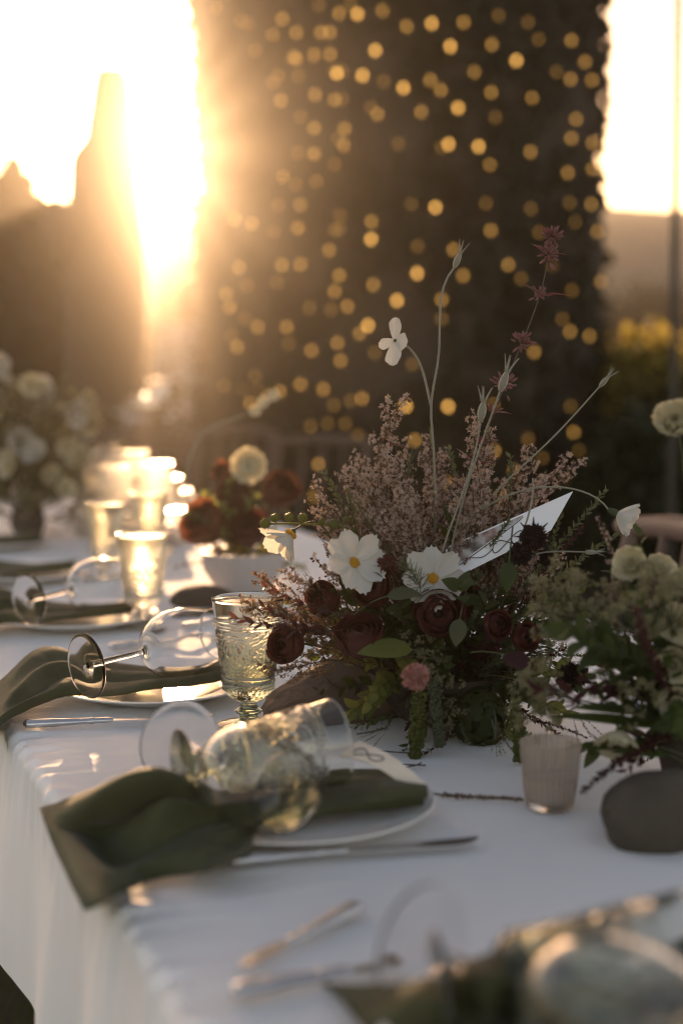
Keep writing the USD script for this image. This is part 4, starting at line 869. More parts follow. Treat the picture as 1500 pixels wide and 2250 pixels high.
def bud_mesh(L, R, awns=5, seed=0):
    """slender ribbed bud along +z with thin sepals parting at its tip"""
    z = np.linspace(0, 1, 14); r = R * np.sin(np.pi * np.clip(z * .86 + .07, 0, 1)) ** .8 * (1 - .35 * z)
    b = outward(lathe(np.vstack([[0, 0], np.stack([r, z * L], 1), [0, L]]), 20, lambda th, rr, zz: rr * .10 * np.cos(th * 8)))
    aw = [tube(spline([(R * .3 * math.cos(a), R * .3 * math.sin(a), L * .9), (R * .8 * math.cos(a), R * .8 * math.sin(a), L * 1.2), (R * (1.6 + .5 * math.sin(k * 3.)) * math.cos(a), R * 1.7 * math.sin(a), L * 1.65)], 7), [R * .22, R * .05], 4) for k, a in enumerate(np.arange(awns) * 6.283 / awns + .3)]
    return b, join(aw)
def bud_stem(label, pts, L=.022, R=.0042, r=.0014, side_leaves=(), mat='sage_stem', name='bud_stem'):
    t = thing(name, label, 'bud stem', rotz(0, pts[0])); o = np.array(pts[0]); q = spline(np.array(pts) - o, 40); part(t, 'stem', tube(q, [r, r * .75], 7), M[mat])
    if L:
        Q = frame(q[-1] - q[-4], origin=q[-1]); b, a = bud_mesh(L, R); part(t, 'bud', move(Q, b), M[mat]); part(t, 'sepals', move(Q, a), M[mat])
    for (u, az, l) in side_leaves:
        i = int(u * 38); part(t, 'leaf', move(side_leaf(q[i], unit(q[i + 1] - q[i]), az, .45, None), leaf(l, l * .14, -.15, .2, 6)), M['sage'])
    return t
def tassel(label, pts, r0=.007, n=520, seed=0, mat='lime', name='amaranth_tassel', cat='amaranth', bobs=.0021):
    rr = np.random.default_rng(seed); o = np.array(pts[0]); q = spline(np.array(pts) - o, 60); t = thing(name, label, cat, rotz(0, o)); part(t, 'stem', tube(q, [.0011, .0006], 5), M['stem'])
    b = ball(bobs, 1, 1, 1, 1.2); Ms = []
    for k in range(n):
        u = rr.uniform(.18, 1); i = min(int(u * 59), 58); d = unit(rr.normal(size=3)); w = r0 * (.55 + .6 * math.sin(u * 17 + seed)**2 * .5 + .3) * (1 - .55 * max(u - .6, 0)); Ms.append(frame(rr.normal(size=3), origin=q[i] + d * w * rr.uniform(.5, 1), scale=rr.uniform(.6, 1.3)))
    part(t, 'florets', scatter(b, Ms), M[mat], True, None, 'stuff'); return t

# ---------------------------------------------------------------- the main arrangement
B = on_plane(965, 1592, TZ) + [0, .03, .02]
vs = thing('flower_bowl', 'low dark bowl hidden under the main flower arrangement', 'bowl', rotz(0, [B[0], B[1], TZ + .001]))
part(vs, 'bowl_body', outward(lathe([(0, 0), (.04, 0), (.05, .004), (.085, .05), (.09, .062), (.086, .062), (.08, .05), (.046, .010), (0, .008)], 48)), M['stone'], 40)
BT = B + [0, 0, .035]
lv_dark = leaf(.040, .022, .25, .2, 6); lv_big = leaf(.056, .036, .3, .15, 6); lv_purple = leaf(.034, .016, .2, .25, 6); lv_thread = leaf(.030, .0016, .2, 0, 4); lv_small = leaf(.014, .009, .2, .2, 4); lv_lance = leaf(.085, .014, .35, .3, 7)
GL = 'leafy sprigs filling the main arrangement'
DEF = []                                                  # (variant, length)
PROTO = {}
def filler(kind, label, base, tip, roll, group, seed=0):
    d = np.asarray(tip) - np.asarray(base); Ls = .2; Mx = frame(d, origin=base, roll=roll, scale=np.linalg.norm(d) / Ls)
    if kind in PROTO: return copy(PROTO[kind], label, Mx, group)
    a = dict(group=group, seed=seed)
    if kind == 'dark': t = sprig('leafy_sprig', label, 'foliage', Mx, Ls, 17, lv_dark, 'green', u0=.25, **a)
    elif kind == 'dark2': t = sprig('leafy_sprig', label, 'foliage', Mx, Ls, 14, lv_big, 'green', u0=.35, tilt=1.1, **a)
    elif kind == 'lime': t = sprig('pale_leafy_sprig', label, 'foliage', Mx, Ls, 13, lv_big, 'lime', u0=.4, **a)
    elif kind == 'purple': t = sprig('purple_sprig', label, 'foliage', Mx, Ls, 22, lv_purple, 'purple_leaf', 'stem_dark', u0=.3, pairs=True, **a)
    elif kind == 'thread': t = sprig('feathery_sprig', label, 'foliage', Mx, Ls, 130, lv_thread, 'sage', u0=.3, tilt=.8, as_parts=False, pname='thread_leaves', **a)
    elif kind == 'small': t = sprig('fine_sprig', label, 'foliage', Mx, Ls, 60, lv_small, 'sage', u0=.3, tilt=1.0, as_parts=False, pname='leaves', **a)
    elif kind == 'smalldark': t = sprig('fine_dark_sprig', label, 'foliage', Mx, Ls, 60, lv_small, 'purple_leaf', 'stem_dark', u0=.35, tilt=1.0, as_parts=False, pname='leaves', **a)
    elif kind == 'cluster':
        t = thing('cluster_sprig', label, 'flower', Mx, group); rr = np.random.default_rng(3); part(t, 'stem', tube([(0, 0, 0), (.004, 0, .08), (0, 0, .15)], .0010, 5), M['stem'])
        fl, tw = [], []
        for k in range(14):
            d2 = unit([rr.normal() * .6, rr.normal() * .6, 1.2]); e = np.array([0, 0, .14]) + d2 * rr.uniform(.03, .06); tw.append(tube([(0, 0, .14), e], .0006, 4))
            for j in range(10): fl.append(frame(rr.normal(size=3) + d2, origin=e + rr.normal(size=3) * .004, scale=rr.uniform(1.2, 2.2)))
        part(t, 'twigs', join(tw), M['stem']); part(t, 'florets', scatter(blossom(.0026), fl), M['pale_floret'], False, None, 'stuff')
    elif kind == 'grass':
        t = thing('grass_spray', label, 'grass stems', Mx, group); rr = np.random.default_rng(5); st_, sd = [], []
        for k in range(5):
            q = spline([(0, 0, 0), (.01 * math.cos(k * 1.3), .01 * math.sin(k * 1.3), .1), (.04 * math.cos(k * 1.3), .04 * math.sin(k * 1.3), .2)], 20); st_.append(tube(q, .0004, 4))
            for j in range(18): i = rr.integers(12, 19); sd.append(frame(q[i + 1 if i < 19 else i] - q[i - 1] + rr.normal(size=3) * .008, origin=q[i] + rr.normal(size=3) * .001, scale=rr.uniform(.7, 1.3)))
        part(t, 'stem', join(st_), M['sage_stem']); part(t, 'seeds', scatter(ball(.0009, 1, 1, 1, 3.2), sd), M['heath_brown'], True, None, 'stuff')
    PROTO[kind] = t; return t
LAB = {'dark': 'dark green leafy sprig', 'dark2': 'broad green leafy sprig', 'lime': 'yellow green leafy sprig', 'purple': 'dark purple leafy sprig', 'thread': 'feathery green sprig', 'small': 'fine sage green sprig', 'smalldark': 'fine dark red sprig', 'cluster': 'pale green flower cluster', 'grass': 'thin spray of seeding grass'}
MARKS = [('the camera-facing cosmos', 950, 1272), ('the half turned cosmos', 777, 1238), ('the large ranunculus', 962, 1350), ('the yellow green leaf', 845, 1430), ('the pink globe flower', 912, 1487), ('the rough stone', 690, 1500), ('the menu card', 1120, 1180),
         ('the longer green tassel', 910, 1640), ('the low dark scabiosa', 1258, 1487), ('the rose tumbler', 1207, 1650), ('the green hydrangeas', 1030, 1570), ('the small dark red blooms', 1120, 1385), ('the upright goblet', 545, 1400), ('the drooping cream bloom', 1365, 1605), ('the white frilled flower', 1352, 1128),
         ('the upper pair of cream flowers', 1417, 1256), ('the column of cream flowers', 1490, 1430), ('the heather plumes', 900, 1000), ('the dark stone at the edge', 1430, 1780), ('the left rust red bloom', 455, 1152), ('the cream scabiosa', 545, 1025), ('the white bowl', 525, 1255), ('the right rust red bloom', 612, 1078),
         ('the broad white flower', 110, 868), ('the far left vase', 62, 1150), ('the topmost pale flower', 20, 800), ('the blazing goblet', 315, 1250)]
SAID = {}
def pix(p): d = np.asarray(p) - EYE; w = d @ FWD; return CX + FPX * (d @ RGT) / w, CY - FPX * (d @ UPV) / w
def where(what, base, tip, whose):
    """tells a sprig by the thing its tip comes nearest to and the way it points"""
    x, y = pix(tip); bx, by_ = pix(base); m = min(MARKS, key=lambda q: (q[1] - x) ** 2 + (q[2] - y) ** 2); dx, dy = x - m[1], y - m[2]
    near = math.hypot(dx, dy) < 45; rel = 'at' if near else ('right of' if dx > abs(dy) else 'left of' if -dx > abs(dy) else 'below' if dy > 0 else 'above')
    vx, vy = x - bx, by_ - y; dep = (np.asarray(tip) - base)[1]
    way = 'pointing ' + (('up' if vy > abs(vx) * .4 else 'down' if vy < -abs(vx) * .4 else '') + (' right' if vx > abs(vy) * .4 else ' left' if vx < -abs(vy) * .4 else '')).strip()
    for lab in (f'{what} ending {rel} {m[0]}', f'{what} ending {rel} {m[0]}, {way}', f'{what} ending {rel} {m[0]}, {way} and {"forwards" if dep < 0 else "backwards"}'.replace('broad green leafy','broad leafy').replace('blurred ','')):
        if lab not in SAID: break
    SAID[lab] = 1; return lab
rg = np.random.default_rng(41)
kinds = ['dark'] * 22 + ['dark2'] * 18 + ['purple'] * 13 + ['small'] * 15 + ['lime'] * 9 + ['smalldark'] * 9 + ['thread'] * 10 + ['cluster'] * 6 + ['grass'] * 3
for k, kd in enumerate(kinds):
    a = rg.uniform(-math.pi, math.pi) if k % 3 else rg.uniform(-2.6, -.5); el = math.radians(rg.uniform(-8, 62))
    rad = rg.uniform(.72, 1.0)
    if kd in ('lime',): a = rg.uniform(-2.6, -.6); el = math.radians(rg.uniform(-10, 15)); rad = .85
    d = np.array([math.cos(a) * math.cos(el) * .205, math.sin(a) * math.cos(el) * .15, math.sin(el) * .20]) * rad
    if d[0] < -.10 and d[2] > .02 and math.sin(a) < 0 and kd in ('dark', 'dark2'): d *= .8
    tip = BT + d + [.012, 0, -.01 if el < 0 else 0]; tip[2] = max(tip[2], TZ + .012)
    b_ = BT + np.array([d[0] * .12, d[1] * .12, 0])
    filler(kd, where(LAB[kd], b_, tip, 'of the main arrangement'), b_, tip, rg.uniform(0, 6), f'{LAB[kd]}s of the main arrangement', seed=k)

# heather plumes: tip pixel, distance, and which variant
H = [(838, 880, 1.72, 'heather plume reaching up highest, left of the white campion stem'), (768, 1008, 1.70, 'broad heather plume at the upper left of the arrangement'), (690, 1052, 1.70, 'lone heather spike leaning out at the far upper left'), (872, 965, 1.76, 'heather plume behind the highest one'),
     (905, 1010, 1.66, 'heather plume in the middle, right of the highest one'), (955, 1050, 1.72, 'heather plume in the middle behind the white stems'), (1042, 905, 1.70, 'heather plume beside the green bud right of the tall stems'), (1095, 940, 1.72, 'dense pale heather plume at the upper right'), (1130, 975, 1.74, 'heather plume at the right end of the upper row'),
     (1060, 1010, 1.65, 'heather plume in front of the dense pale one'), (1005, 1075, 1.64, 'short heather sprig above the menu card'), (790, 1100, 1.64, 'heather sprig low on the left above the white cosmos'), (860, 1110, 1.62, 'heather sprig above the middle cosmos flower'), (740, 1120, 1.74, 'heather sprig behind the green buds'),
     (1180, 1040, 1.75, 'thin heather sprig above the point of the menu card'), (820, 1040, 1.68, 'heather plume between the broad and the middle ones'), (1235, 985, 1.80, 'thin dull heather sprig at the right by the lights'), (720, 1085, 1.73, 'heather plume leaning left below the lone spike'), (800, 985, 1.78, 'heather plume deep behind the broad left one'), (920, 950, 1.80, 'heather plume deep behind the middle ones'), (990, 990, 1.78, 'heather plume between the white stems and the bud stems'), (1150, 1060, 1.70, 'heather plume over the upper edge of the menu card'), (860, 1060, 1.60, 'low broad heather plume above the half turned cosmos')]
HL = [(528, 1298, 1.62, 'brown heather spray pointing left above the upright goblet'), (548, 1258, 1.66, 'brown heather spray upper of the two over the goblet'), (575, 1340, 1.60, 'brown heather spray hanging over the rim of the upright goblet'), (625, 1245, 1.62, 'brown heather spray under the nodding white cosmos'), (560, 1455, 1.58, 'sunlit heather spray low at the left over the rough stone'), (690, 1340, 1.60, 'heather spray between the cosmos and the dark blooms'), (705, 1420, 1.58, 'golden sunlit heather spray above the rough stone')]
HP = []
for k, (px, py, Y, lab) in enumerate(H + HL):
    tip = at(px, py, Y); low = k >= len(H)
    b_ = BT + [(-.06 if low else np.clip((tip[0] - BT[0]) * .35, -.06, .06)), (-.03 if low else .01), .015 if low else .02]
    if low: b_ = b_ * .75 + tip * .25
    d = tip - b_; Ln = np.linalg.norm(d); Mx = frame(d, origin=b_, roll=k * 1.7, scale=1.0 if False else Ln / .2)
    v = k % 4 if not low else 4 + k % 2
    if len(HP) <= v or not low and k < 4:
        pass
    key = ('H', v)
    if key in PROTO: copy(PROTO[key], lab, Mx)
    else: PROTO[key] = heather(lab, Mx, .2, seed=60 + v, n=820 if v < 4 else 700, mat='heath' if v < 4 else 'heath_brown', width=.062)

for k, (px, py, kd, Y) in enumerate(((735, 1045, 'small', 1.74), (815, 1060, 'thread', 1.64), (900, 1130, 'thread', 1.60), (960, 1160, 'thread', 1.58), (1010, 1120, 'small', 1.66), (1120, 1010, 'small', 1.76), (1200, 1060, 'small', 1.76), (1240, 1075, 'small', 1.78), (1270, 1090, 'small', 1.74), (1080, 1080, 'small', 1.70), (690, 1110, 'small', 1.70), (1310, 1180, 'small', 1.70), (1230, 1140, 'smalldark', 1.72), (1290, 1260, 'small', 1.66))):
    tip = at(px, py, Y); b_ = BT + [(tip[0] - BT[0]) * .3, 0, .01]; filler(kd, where(LAB[kd], b_, tip, ''), b_, tip, k * 1.3, None)
# the cosmos and the dark blooms
cosmos('white cosmos facing the camera above a dark ranunculus', at(950, 1272, 1.600), (.10, -1, .30), .0355, BT + [.0, -.03, .0], seed=2, open_=.14)
cosmos('white cosmos half turned to the left, its yellow centre on show', at(777, 1238, 1.60), (.42, -.80, .42), .037, BT + [-.03, -.02, 0], seed=5, open_=.20)
cosmos('nodding white cosmos seen from the side, lit by the sun', at(640, 1172, 1.63), (-.62, -.38, -.66), .034, BT + [-.06, 0, .02], seed=9, cup=.3, open_=.62, npet=7)
ranunculus('dark red ranunculus below the camera-facing cosmos', at(962, 1350, 1.590), (.05, -1, .28), .027, BT + [.0, -.02, 0], seed=1)
ranunculus('dark red ranunculus between the two cosmos flowers', at(820, 1292, 1.605), (-.2, -.9, .35), .0225, BT + [-.03, -.02, 0], seed=2)
ranunculus('dark ranunculus at the left, over the rim of the rough stone', at(632, 1415, 1.60), (-.6, -.75, .1), .0205, BT + [-.08, -.02, 0], seed=3)
ranunculus('dark ranunculus left of and below the half turned cosmos', at(712, 1318, 1.625), (-.4, -.8, .4), .019, BT + [-.06, 0, 0], seed=4)
ranunculus('dusky ranunculus seen from the side above the yellow green leaf', at(790, 1400, 1.59), (-.1, -.55, .85), .026, BT + [-.04, -.02, 0], seed=5)
ranunculus('dark ranunculus tucked behind the camera-facing cosmos', at(1018, 1320, 1.63), (.5, -.8, .3), .020, BT + [.03, -.02, 0], seed=6)
ranunculus('small dark red bloom low in the middle right', at(1090, 1372, 1.55), (.3, -.9, .2), .015, BT + [.05, -.03, 0], seed=7, rings=4)
ranunculus('small dull red bloom low right beside the dark scabiosa', at(1150, 1400, 1.56), (.4, -.9, .2), .015, BT + [.06, -.03, 0], seed=8, rings=4)
puff('small dark button flower just above the ranunculus pair', at(852, 1242, 1.60), .013, BT + [-.02, 0, 0], 'burgundy', 120, 'button_flower', 'flower', 3)
puff('dark scabiosa against the white corner of the menu card', at(1172, 1180, 1.56), .0155, BT + [.05, -.02, 0], seed=4, bracts=8)
puff('dark scabiosa just below the menu card', at(1143, 1217, 1.58), .0135, BT + [.05, -.02, 0], seed=5, bracts=6)
puff('small dark scabiosa right of the menu card', at(1203, 1228, 1.60), .0095, BT + [.06, -.02, 0], seed=6)
puff('dark scabiosa hanging low at the right over the cloth', at(1258, 1487, 1.54), .019, BT + [.1, -.02, .02], seed=7, bracts=7, facing=(.1, -.6, -.8))
puff('blurred pink globe flower at the front of the arrangement', at(912, 1487, 1.44), .0155, BT + [0, -.05, .01], 'pink', 220, 'globe_flower', 'flower', 8, .45, flatn=.95)
M['sage_green'] = leafy('green_sepal', [(.06, .075, .025), (.09, .105, .04), (.075, .085, .03)], (.2, .22, .06), .35)
# hydrangea-like green head
def hydrangea(label, c, R, base, mat='sage_green', seed=0, n=34):
    rr = np.random.default_rng(seed); Mx = frame((0, -1, .2), origin=c); t = thing('green_hydrangea', label, 'hydrangea', Mx); fl = []
    lf = petal(R * .34, R * .36, .15, -.15, 0, 6, 5, .4)
    for k in range(n):
        z = 1 - 1.5 * (k + .5) / n; a = k * 2.39996; q = math.sqrt(1 - z * z); d = np.array([q * math.cos(a), q * math.sin(a), z * .8]); F = frame(d, origin=d * R, roll=rr.uniform(0, 6)); 
        fl.append(join([move(F @ orient(.12, 0, j * 1.5708), (lf[0], lf[1])) for j in range(4)]))
    for m_ in fl: part(t, 'floret', m_, M[mat])
    part(t, 'core', ball(R * .85, 2, 1, 1, .8), M['green']); stem_part(t, Mx, [c, base], .002); return t
hydrangea('pale green flower head resting on the cloth at the foot of the arrangement', at(1055, 1580, 1.60), .032, BT, seed=3)
hydrangea('pale green flower head low at the left of the first one', at(985, 1572, 1.62), .024, BT, seed=4)
def big_leaf(label, root, tip, w=.036, mat='lime', up=(0, -.5, 1)):
    root, tip = np.array(root), np.array(tip); d = tip - root; L = np.linalg.norm(d); y = unit(d); x = unit(np.cross(y, up)); z = np.cross(x, y); Q = np.eye(4); Q[:3, 0], Q[:3, 1], Q[:3, 2], Q[:3, 3] = x, y, z, root
    t = thing('single_leaf', label, 'leaf', Q); part(t, 'blade', leaf(L, w, .12, .18, 9), M[mat]); part(t, 'stalk', tube(spline([(0, 0, 0), (0, -.02, -.006), (0, -.045, -.02)], 8), .0010, 5), M['stem']); return t
big_leaf('yellow green pointed leaf pointing left below the dusky ranunculus', at(905, 1428, 1.56), at(785, 1425, 1.55), .036)
big_leaf('dull green leaf behind the ranunculus pair', at(850, 1310, 1.58), at(925, 1300, 1.57), .026, 'sage')
big_leaf('green leaf hanging at the right of the large ranunculus', at(1010, 1360, 1.57), at(1000, 1420, 1.56), .02, 'sage')
big_leaf('dusty purple leaf in the middle right', at(1110, 1440, 1.52), at(1170, 1470, 1.50), .03, 'purple_leaf')
big_leaf('dark green leaf hanging below the menu card', at(1118, 1235, 1.57), at(1112, 1300, 1.56), .020, 'green')
tassel('green amaranth tassel hanging down onto the cloth, longer of two', [at(925, 1490, 1.56), at(918, 1560, 1.545), at(915, 1640, 1.535), at(905, 1708, 1.52)], .0085, 620, 1)
tassel('grey green amaranth tassel right of the longer one', [at(962, 1470, 1.56), at(955, 1530, 1.55), at(960, 1590, 1.54), at(968, 1640, 1.53)], .007, 420, 2, 'sage')
tassel('pale green tassel behind the rose tumbler', [at(1130, 1520, 1.56), at(1135, 1580, 1.53), at(1140, 1630, 1.51), at(1137, 1672, 1.50)], .007, 380, 3)

# tall stems
o = BT
c_f = at(868, 748, 1.66)
fk = at(947, 885, 1.67)
bs = bud_stem('tall sage green stem whose slender bud leans right at its tip', [o + [-.01, .01, 0], at(955, 1060, 1.68), at(950, 960, 1.67), fk, at(962, 790, 1.67), at(966, 690, 1.67), at(982, 610, 1.67), at(997, 588, 1.67)], .020, .0042, .0016, [(.70, .5, .022), (.58, 2.5, .028)])
Mx = frame((-.62, -.75, .12), origin=c_f); wc = thing('white_campion', 'white campion flower with four petals on a tall forked stem', 'campion flower', Mx)
for k, (a, l, w) in enumerate(((.12, .026, .019), (1.75, .021, .022), (2.95, .030, .024), (4.4, .021, .014))):
    Q = orient(.12, 0, -a); part(wc, 'petal', move(Q, (petal(l, w, .2, .08, .03, 9, 9, .3, .03, k)[0] + [0, .001, 0], petal(l, w, .2, .08, .03, 9, 9, .3, .03, k)[1])), M['white_petal'])
part(wc, 'flower_centre', ball(.0022, 1), M['sage']); 
stem_part(wc, Mx, [c_f + [0.001, .002, -.001], at(893, 760, 1.665), at(920, 795, 1.67), at(935, 840, 1.67), fk + [0, 0, -.004]], .0014, 'sage_stem')
bud_stem('sage green bud stem standing before the dark flower spike', [o + [.03, .01, 0], at(1045, 1010, 1.64), at(1082, 905, 1.64), at(1098, 860, 1.64)], .026, .0055, .0014, [(.7, 2., .02)])
bud_stem('sage green bud stem over the dense heather, lower of the pair', [o + [.02, -.01, 0], at(1030, 1040, 1.62), at(1050, 960, 1.62), at(1055, 925, 1.62)], .024, .0055, .0013)
bud_stem('long straight bud stem slanting far out to the right', [o + [.05, .01, .02], at(1130, 1040, 1.66), at(1210, 965, 1.66), at(1300, 868, 1.66), at(1316, 850, 1.66)], .017, .0034, .0012)
bud_stem('thin green stem crossing in front of the menu card', [at(1138, 1206, 1.60), at(1152, 1160, 1.60), at(1166, 1110, 1.61), at(1170, 1050, 1.62)], 0, .003, .0013)
bud_stem('short bud stem in the middle right with a bent tip', [at(1120, 1260, 1.60), at(1190, 1215, 1.58), at(1250, 1212, 1.57), at(1285, 1213, 1.57)], .014, .003, .0009)
wr = at(1352, 1128, 1.63); Mx = frame((.75, -.35, -.35), origin=wr); w2 = thing('white_campion', 'white frilled flower nodding on an arching stem at the right', 'campion flower', Mx)
for k in range(6):
    pm = petal(.026, .024, .35, .25, .06, 10, 9, .3, .03, k + 4); part(w2, 'petal', move(orient(0, 0, k * 1.047) @ orient(.55 + .1 * (k % 2), 0, 0), (pm[0] + [0, .003, 0], pm[1])), M['white_petal'])
part(w2, 'calyx', outward(lathe([(0, -.010), (.003, -.009), (.0045, -.002), (.004, .003), (0, .003)], 14)), M['sage'])
stem_part(w2, Mx, [wr - unit(np.array([.75, -.35, -.35])) * .009, at(1318, 1100, 1.635), at(1285, 1082, 1.64), at(1200, 1070, 1.65), at(1100, 1095, 1.66), o + [.04, 0, .05]], .0011, 'sage_stem', 34)
# dark flower spike
sp_ = thing('dark_flower_spike', 'tall dark purple flower spike leaning right, with small dusky flowers', 'flower spike', rotz(0, o)); q = spline(np.array([o + [.03, .02, .02], at(1040, 1020, 1.70), at(1085, 905, 1.70), at(1140, 770, 1.70), at(1188, 640, 1.70), at(1206, 560, 1.70), at(1216, 500, 1.70)]) - o, 80); part(sp_, 'stem', tube(q, [.0013, .0006], 6), M['stem_dark'])
rs_ = np.random.default_rng(17); lfp = leaf(.029, .0125, .25, .2, 6); M['spike_leaf'] = leafy('spike_leaf', [(.12, .055, .06), (.16, .08, .08)], (.3, .08, .07), .35); M['dusky'] = leafy('dusky_bud', [(.27, .13, .125), (.36, .20, .18), (.20, .09, .09)], (.4, .17, .15), .25, .7); bl_ = []
for (u, nb_, w_) in ((.985, 60, .015), (.94, 46, .014), (.86, 30, .013), (.74, 40, .015), (.64, 40, .016), (.57, 14, .01)):
    i = min(int(u * 79), 78); ax = unit(q[i] - q[i - 1])
    for k in range(2): part(sp_, 'leaf', move(side_leaf(q[i], ax, k * 3.14 + u * 9, 1.05, None, rs_.uniform(.8, 1.2)), lfp), M['spike_leaf'])
    for k in range(nb_):
        d = unit(rs_.normal(size=3) + ax * .9); bl_.append(frame(d, origin=q[i] + d * rs_.uniform(.002, w_), scale=rs_.uniform(.8, 1.4)))
for u in (.50, .45, .38, .32):
    i = int(u * 79); ax = unit(q[i] - q[i - 1])
    for k in range(2): part(sp_, 'leaf', move(side_leaf(q[i], ax, k * 3.14 + u * 30, .95, None, 1.15), lfp), M['spike_leaf'])
part(sp_, 'small_flowers', scatter(ball(.0013, 1, 1, 1, 3.0), bl_), M['dusky'], True, None, 'stuff')
# stem of green buds at the left
fz = thing('green_bud_spray', 'fuzzy green spray of round buds curving out over the nodding cosmos', 'bud spray', rotz(0, o)); q = spline(np.array([o + [-.06, 0, .03], at(800, 1195, 1.63), at(748, 1158, 1.62), at(690, 1152, 1.62), at(640, 1150, 1.62), at(585, 1152, 1.62)]) - o, 50); part(fz, 'stem', tube(q, [.0018, .0012], 7), M['lime'])
for (px, py, r_) in ((583, 1150, .0062), (603, 1138, .0050), (635, 1137, .0056), (665, 1138, .0056), (733, 1152, .0064), (707, 1146, .004), (760, 1143, .004)):
    c = at(px, py, 1.62) - o; i = int(np.argmin(np.linalg.norm(q - c, axis=1))); Q = frame(c - q[i], origin=c - unit(c - q[i]) * r_)
    v, f = outward(lathe([(0, 0), (r_ * .7, r_ * .3), (r_, r_), (r_ * .8, r_ * 1.6), (r_ * .55, r_ * 1.9), (0, r_ * 1.8)], 14, lambda th, rr, zz: rr * .1 * np.cos(5 * th)))
    part(fz, 'bud', move(Q, (v, f)), M['lime']); hair = [tube([d_ * r_ * .8 + [0, 0, r_], d_ * r_ * 1.5 + [0, 0, r_ * 1.1]], .00018, 3) for d_ in [unit(x) for x in np.random.default_rng(2).normal(size=(26, 3))]]
    part(fz, 'bud_hairs', move(Q, join(hair)), M['sage'], True, None, 'stuff'); part(fz, 'bud_stalk', tube([q[i], c], .0010, 5), M['lime'])
# purple sprigs over the goblet
for (b_, t_, lab) in (((800, 1375, 1.60), (522, 1436, 1.56), 'dark purple leafy sprig reaching left across the upright goblet'), ((790, 1350, 1.60), (572, 1352, 1.56), 'short dark purple sprig over the right side of the upright goblet'), ((770, 1400, 1.6), (560, 1392, 1.555), 'dark purple sprig between the other two over the goblet')):
    put(PROTO['purple'], lab, at(*b_), at(*t_), .2, 1.0, 'purple sprigs over the goblet')
# fallen bits on the cloth
tassel('brown seeding sprig lying on the cloth between napkin and tumbler', [on_plane(938, 1742, TZ + .003), on_plane(1010, 1750, TZ + .003), on_plane(1080, 1753, TZ + .003), on_plane(1150, 1758, TZ + .003)], .0022, 170, 5, 'heath_brown', 'fallen_sprig', 'sprig', .0011)
for k, (a_, b_) in enumerate((((815, 1668), (935, 1682)), ((800, 1640), (900, 1655)), ((850, 1690), (925, 1676)))):
    t = thing('fallen_twig', ['dark thin twig lying on the cloth below the arrangement, longest', 'dark thin twig lying on the cloth nearest the arrangement', 'dark short twig lying on the cloth nearest the card'][k], 'twig'); part(t, 'stem', tube(spline([on_plane(*a_, TZ + .002), on_plane((a_[0] + b_[0]) / 2, (a_[1] + b_[1]) / 2 + 4, TZ + .004), on_plane(*b_, TZ + .002)], 14), .0008, 5), M['stem_dark'])
for k, (bx_, tx_) in enumerate((((1070, 1560, 1.58), (1115, 1668, 1.53)), ((1085, 1560, 1.58), (1100, 1650, 1.53)), ((880, 1580, 1.58), (800, 1640, 1.55)), ((1230, 1500, 1.57), (1300, 1640, 1.5)))):
    filler('grass', ['thin grass spray drooping to the cloth left of the tumbler', 'shorter grass spray drooping beside it', 'thin grass spray drooping to the cloth at the left', 'thin grass spray drooping right of the tumbler'][k], at(*bx_), at(*tx_), k, None)
for k, (b_, t_) in enumerate((((900, 1560, 1.6), (770, 1600, 1.585)), ((880, 1580, 1.6), (790, 1645, 1.56)), ((1000, 1590, 1.58), (960, 1680, 1.53)), ((1060, 1600, 1.58), (1190, 1600, 1.53)), ((960, 1560, 1.6), (860, 1640, 1.55)), ((1100, 1560, 1.6), (1260, 1600, 1.53)), ((1010, 1560, 1.6), (1000, 1650, 1.54)))):
    filler(['dark', 'small', 'purple', 'lime', 'dark', 'smalldark', 'small'][k], ['dark leafy sprig spilling to the cloth over the rough stone', 'fine sage sprig spilling to the cloth above the place card', 'purple sprig spilling to the cloth by the tassels', 'yellow green sprig spilling to the cloth behind the tumbler', 'dark leafy sprig spilling to the cloth left of the tassels', 'fine dark red sprig spilling over the cloth at the right', 'fine sage sprig spilling between the two tassels'][k], at(*b_), at(*t_), k * 1.1, None)
# ---------------------------------------------------------------- the right hand arrangement, out of focus
RB = on_plane(1560, 1740, TZ) + [0, .02, .0]
vr = thing('flower_vase', 'dark vase of the right hand arrangement, at the edge of the photo', 'vase', rotz(0, RB + [0, 0, .001]))
part(vr, 'vase_body', outward(lathe([(0, 0), (.035, 0), (.042, .004), (.05, .04), (.044, .075), (.036, .09), (.034, .09), (.041, .074), (.046, .04), (.036, .008), (0, .008)], 48)), M['stone'], 40)
RT = RB + [0, 0, .08]
def round_flower(label, c, facing, R, base, mat='cream_petal', seed=0, npet=10, open_=.5, name='cream_flower', cat='flower', layers=2):
    rr = np.random.default_rng(seed); Mx = frame(facing, origin=c, roll=rr.uniform(0, 6)); t = thing(name, label, cat, Mx)
    for l in range(layers):
        for k in range(npet):
            a = k * 6.2832 / npet + l * .3 + rr.uniform(-.1, .1); s_ = R * (1 - .3 * l); pm = petal(s_, s_ * .85, .3, .25, .03, 8, 7, .35, .05, seed + k)
            part(t, 'petal', move(orient(0, 0, a) @ orient(open_ + .4 * l + rr.uniform(-.1, .1), 0, 0), (pm[0] + [0, .002, .001 * l], pm[1])), M[mat])
    part(t, 'flower_centre', ball(R * .2, 2, 1, 1, .6), M['lime'])
    bk = np.array(c) - unit(facing) * R * .1; stem_part(t, Mx, [bk, bk - unit(facing) * R, bk * .5 + np.array(base) * .5, base], .0012); return t
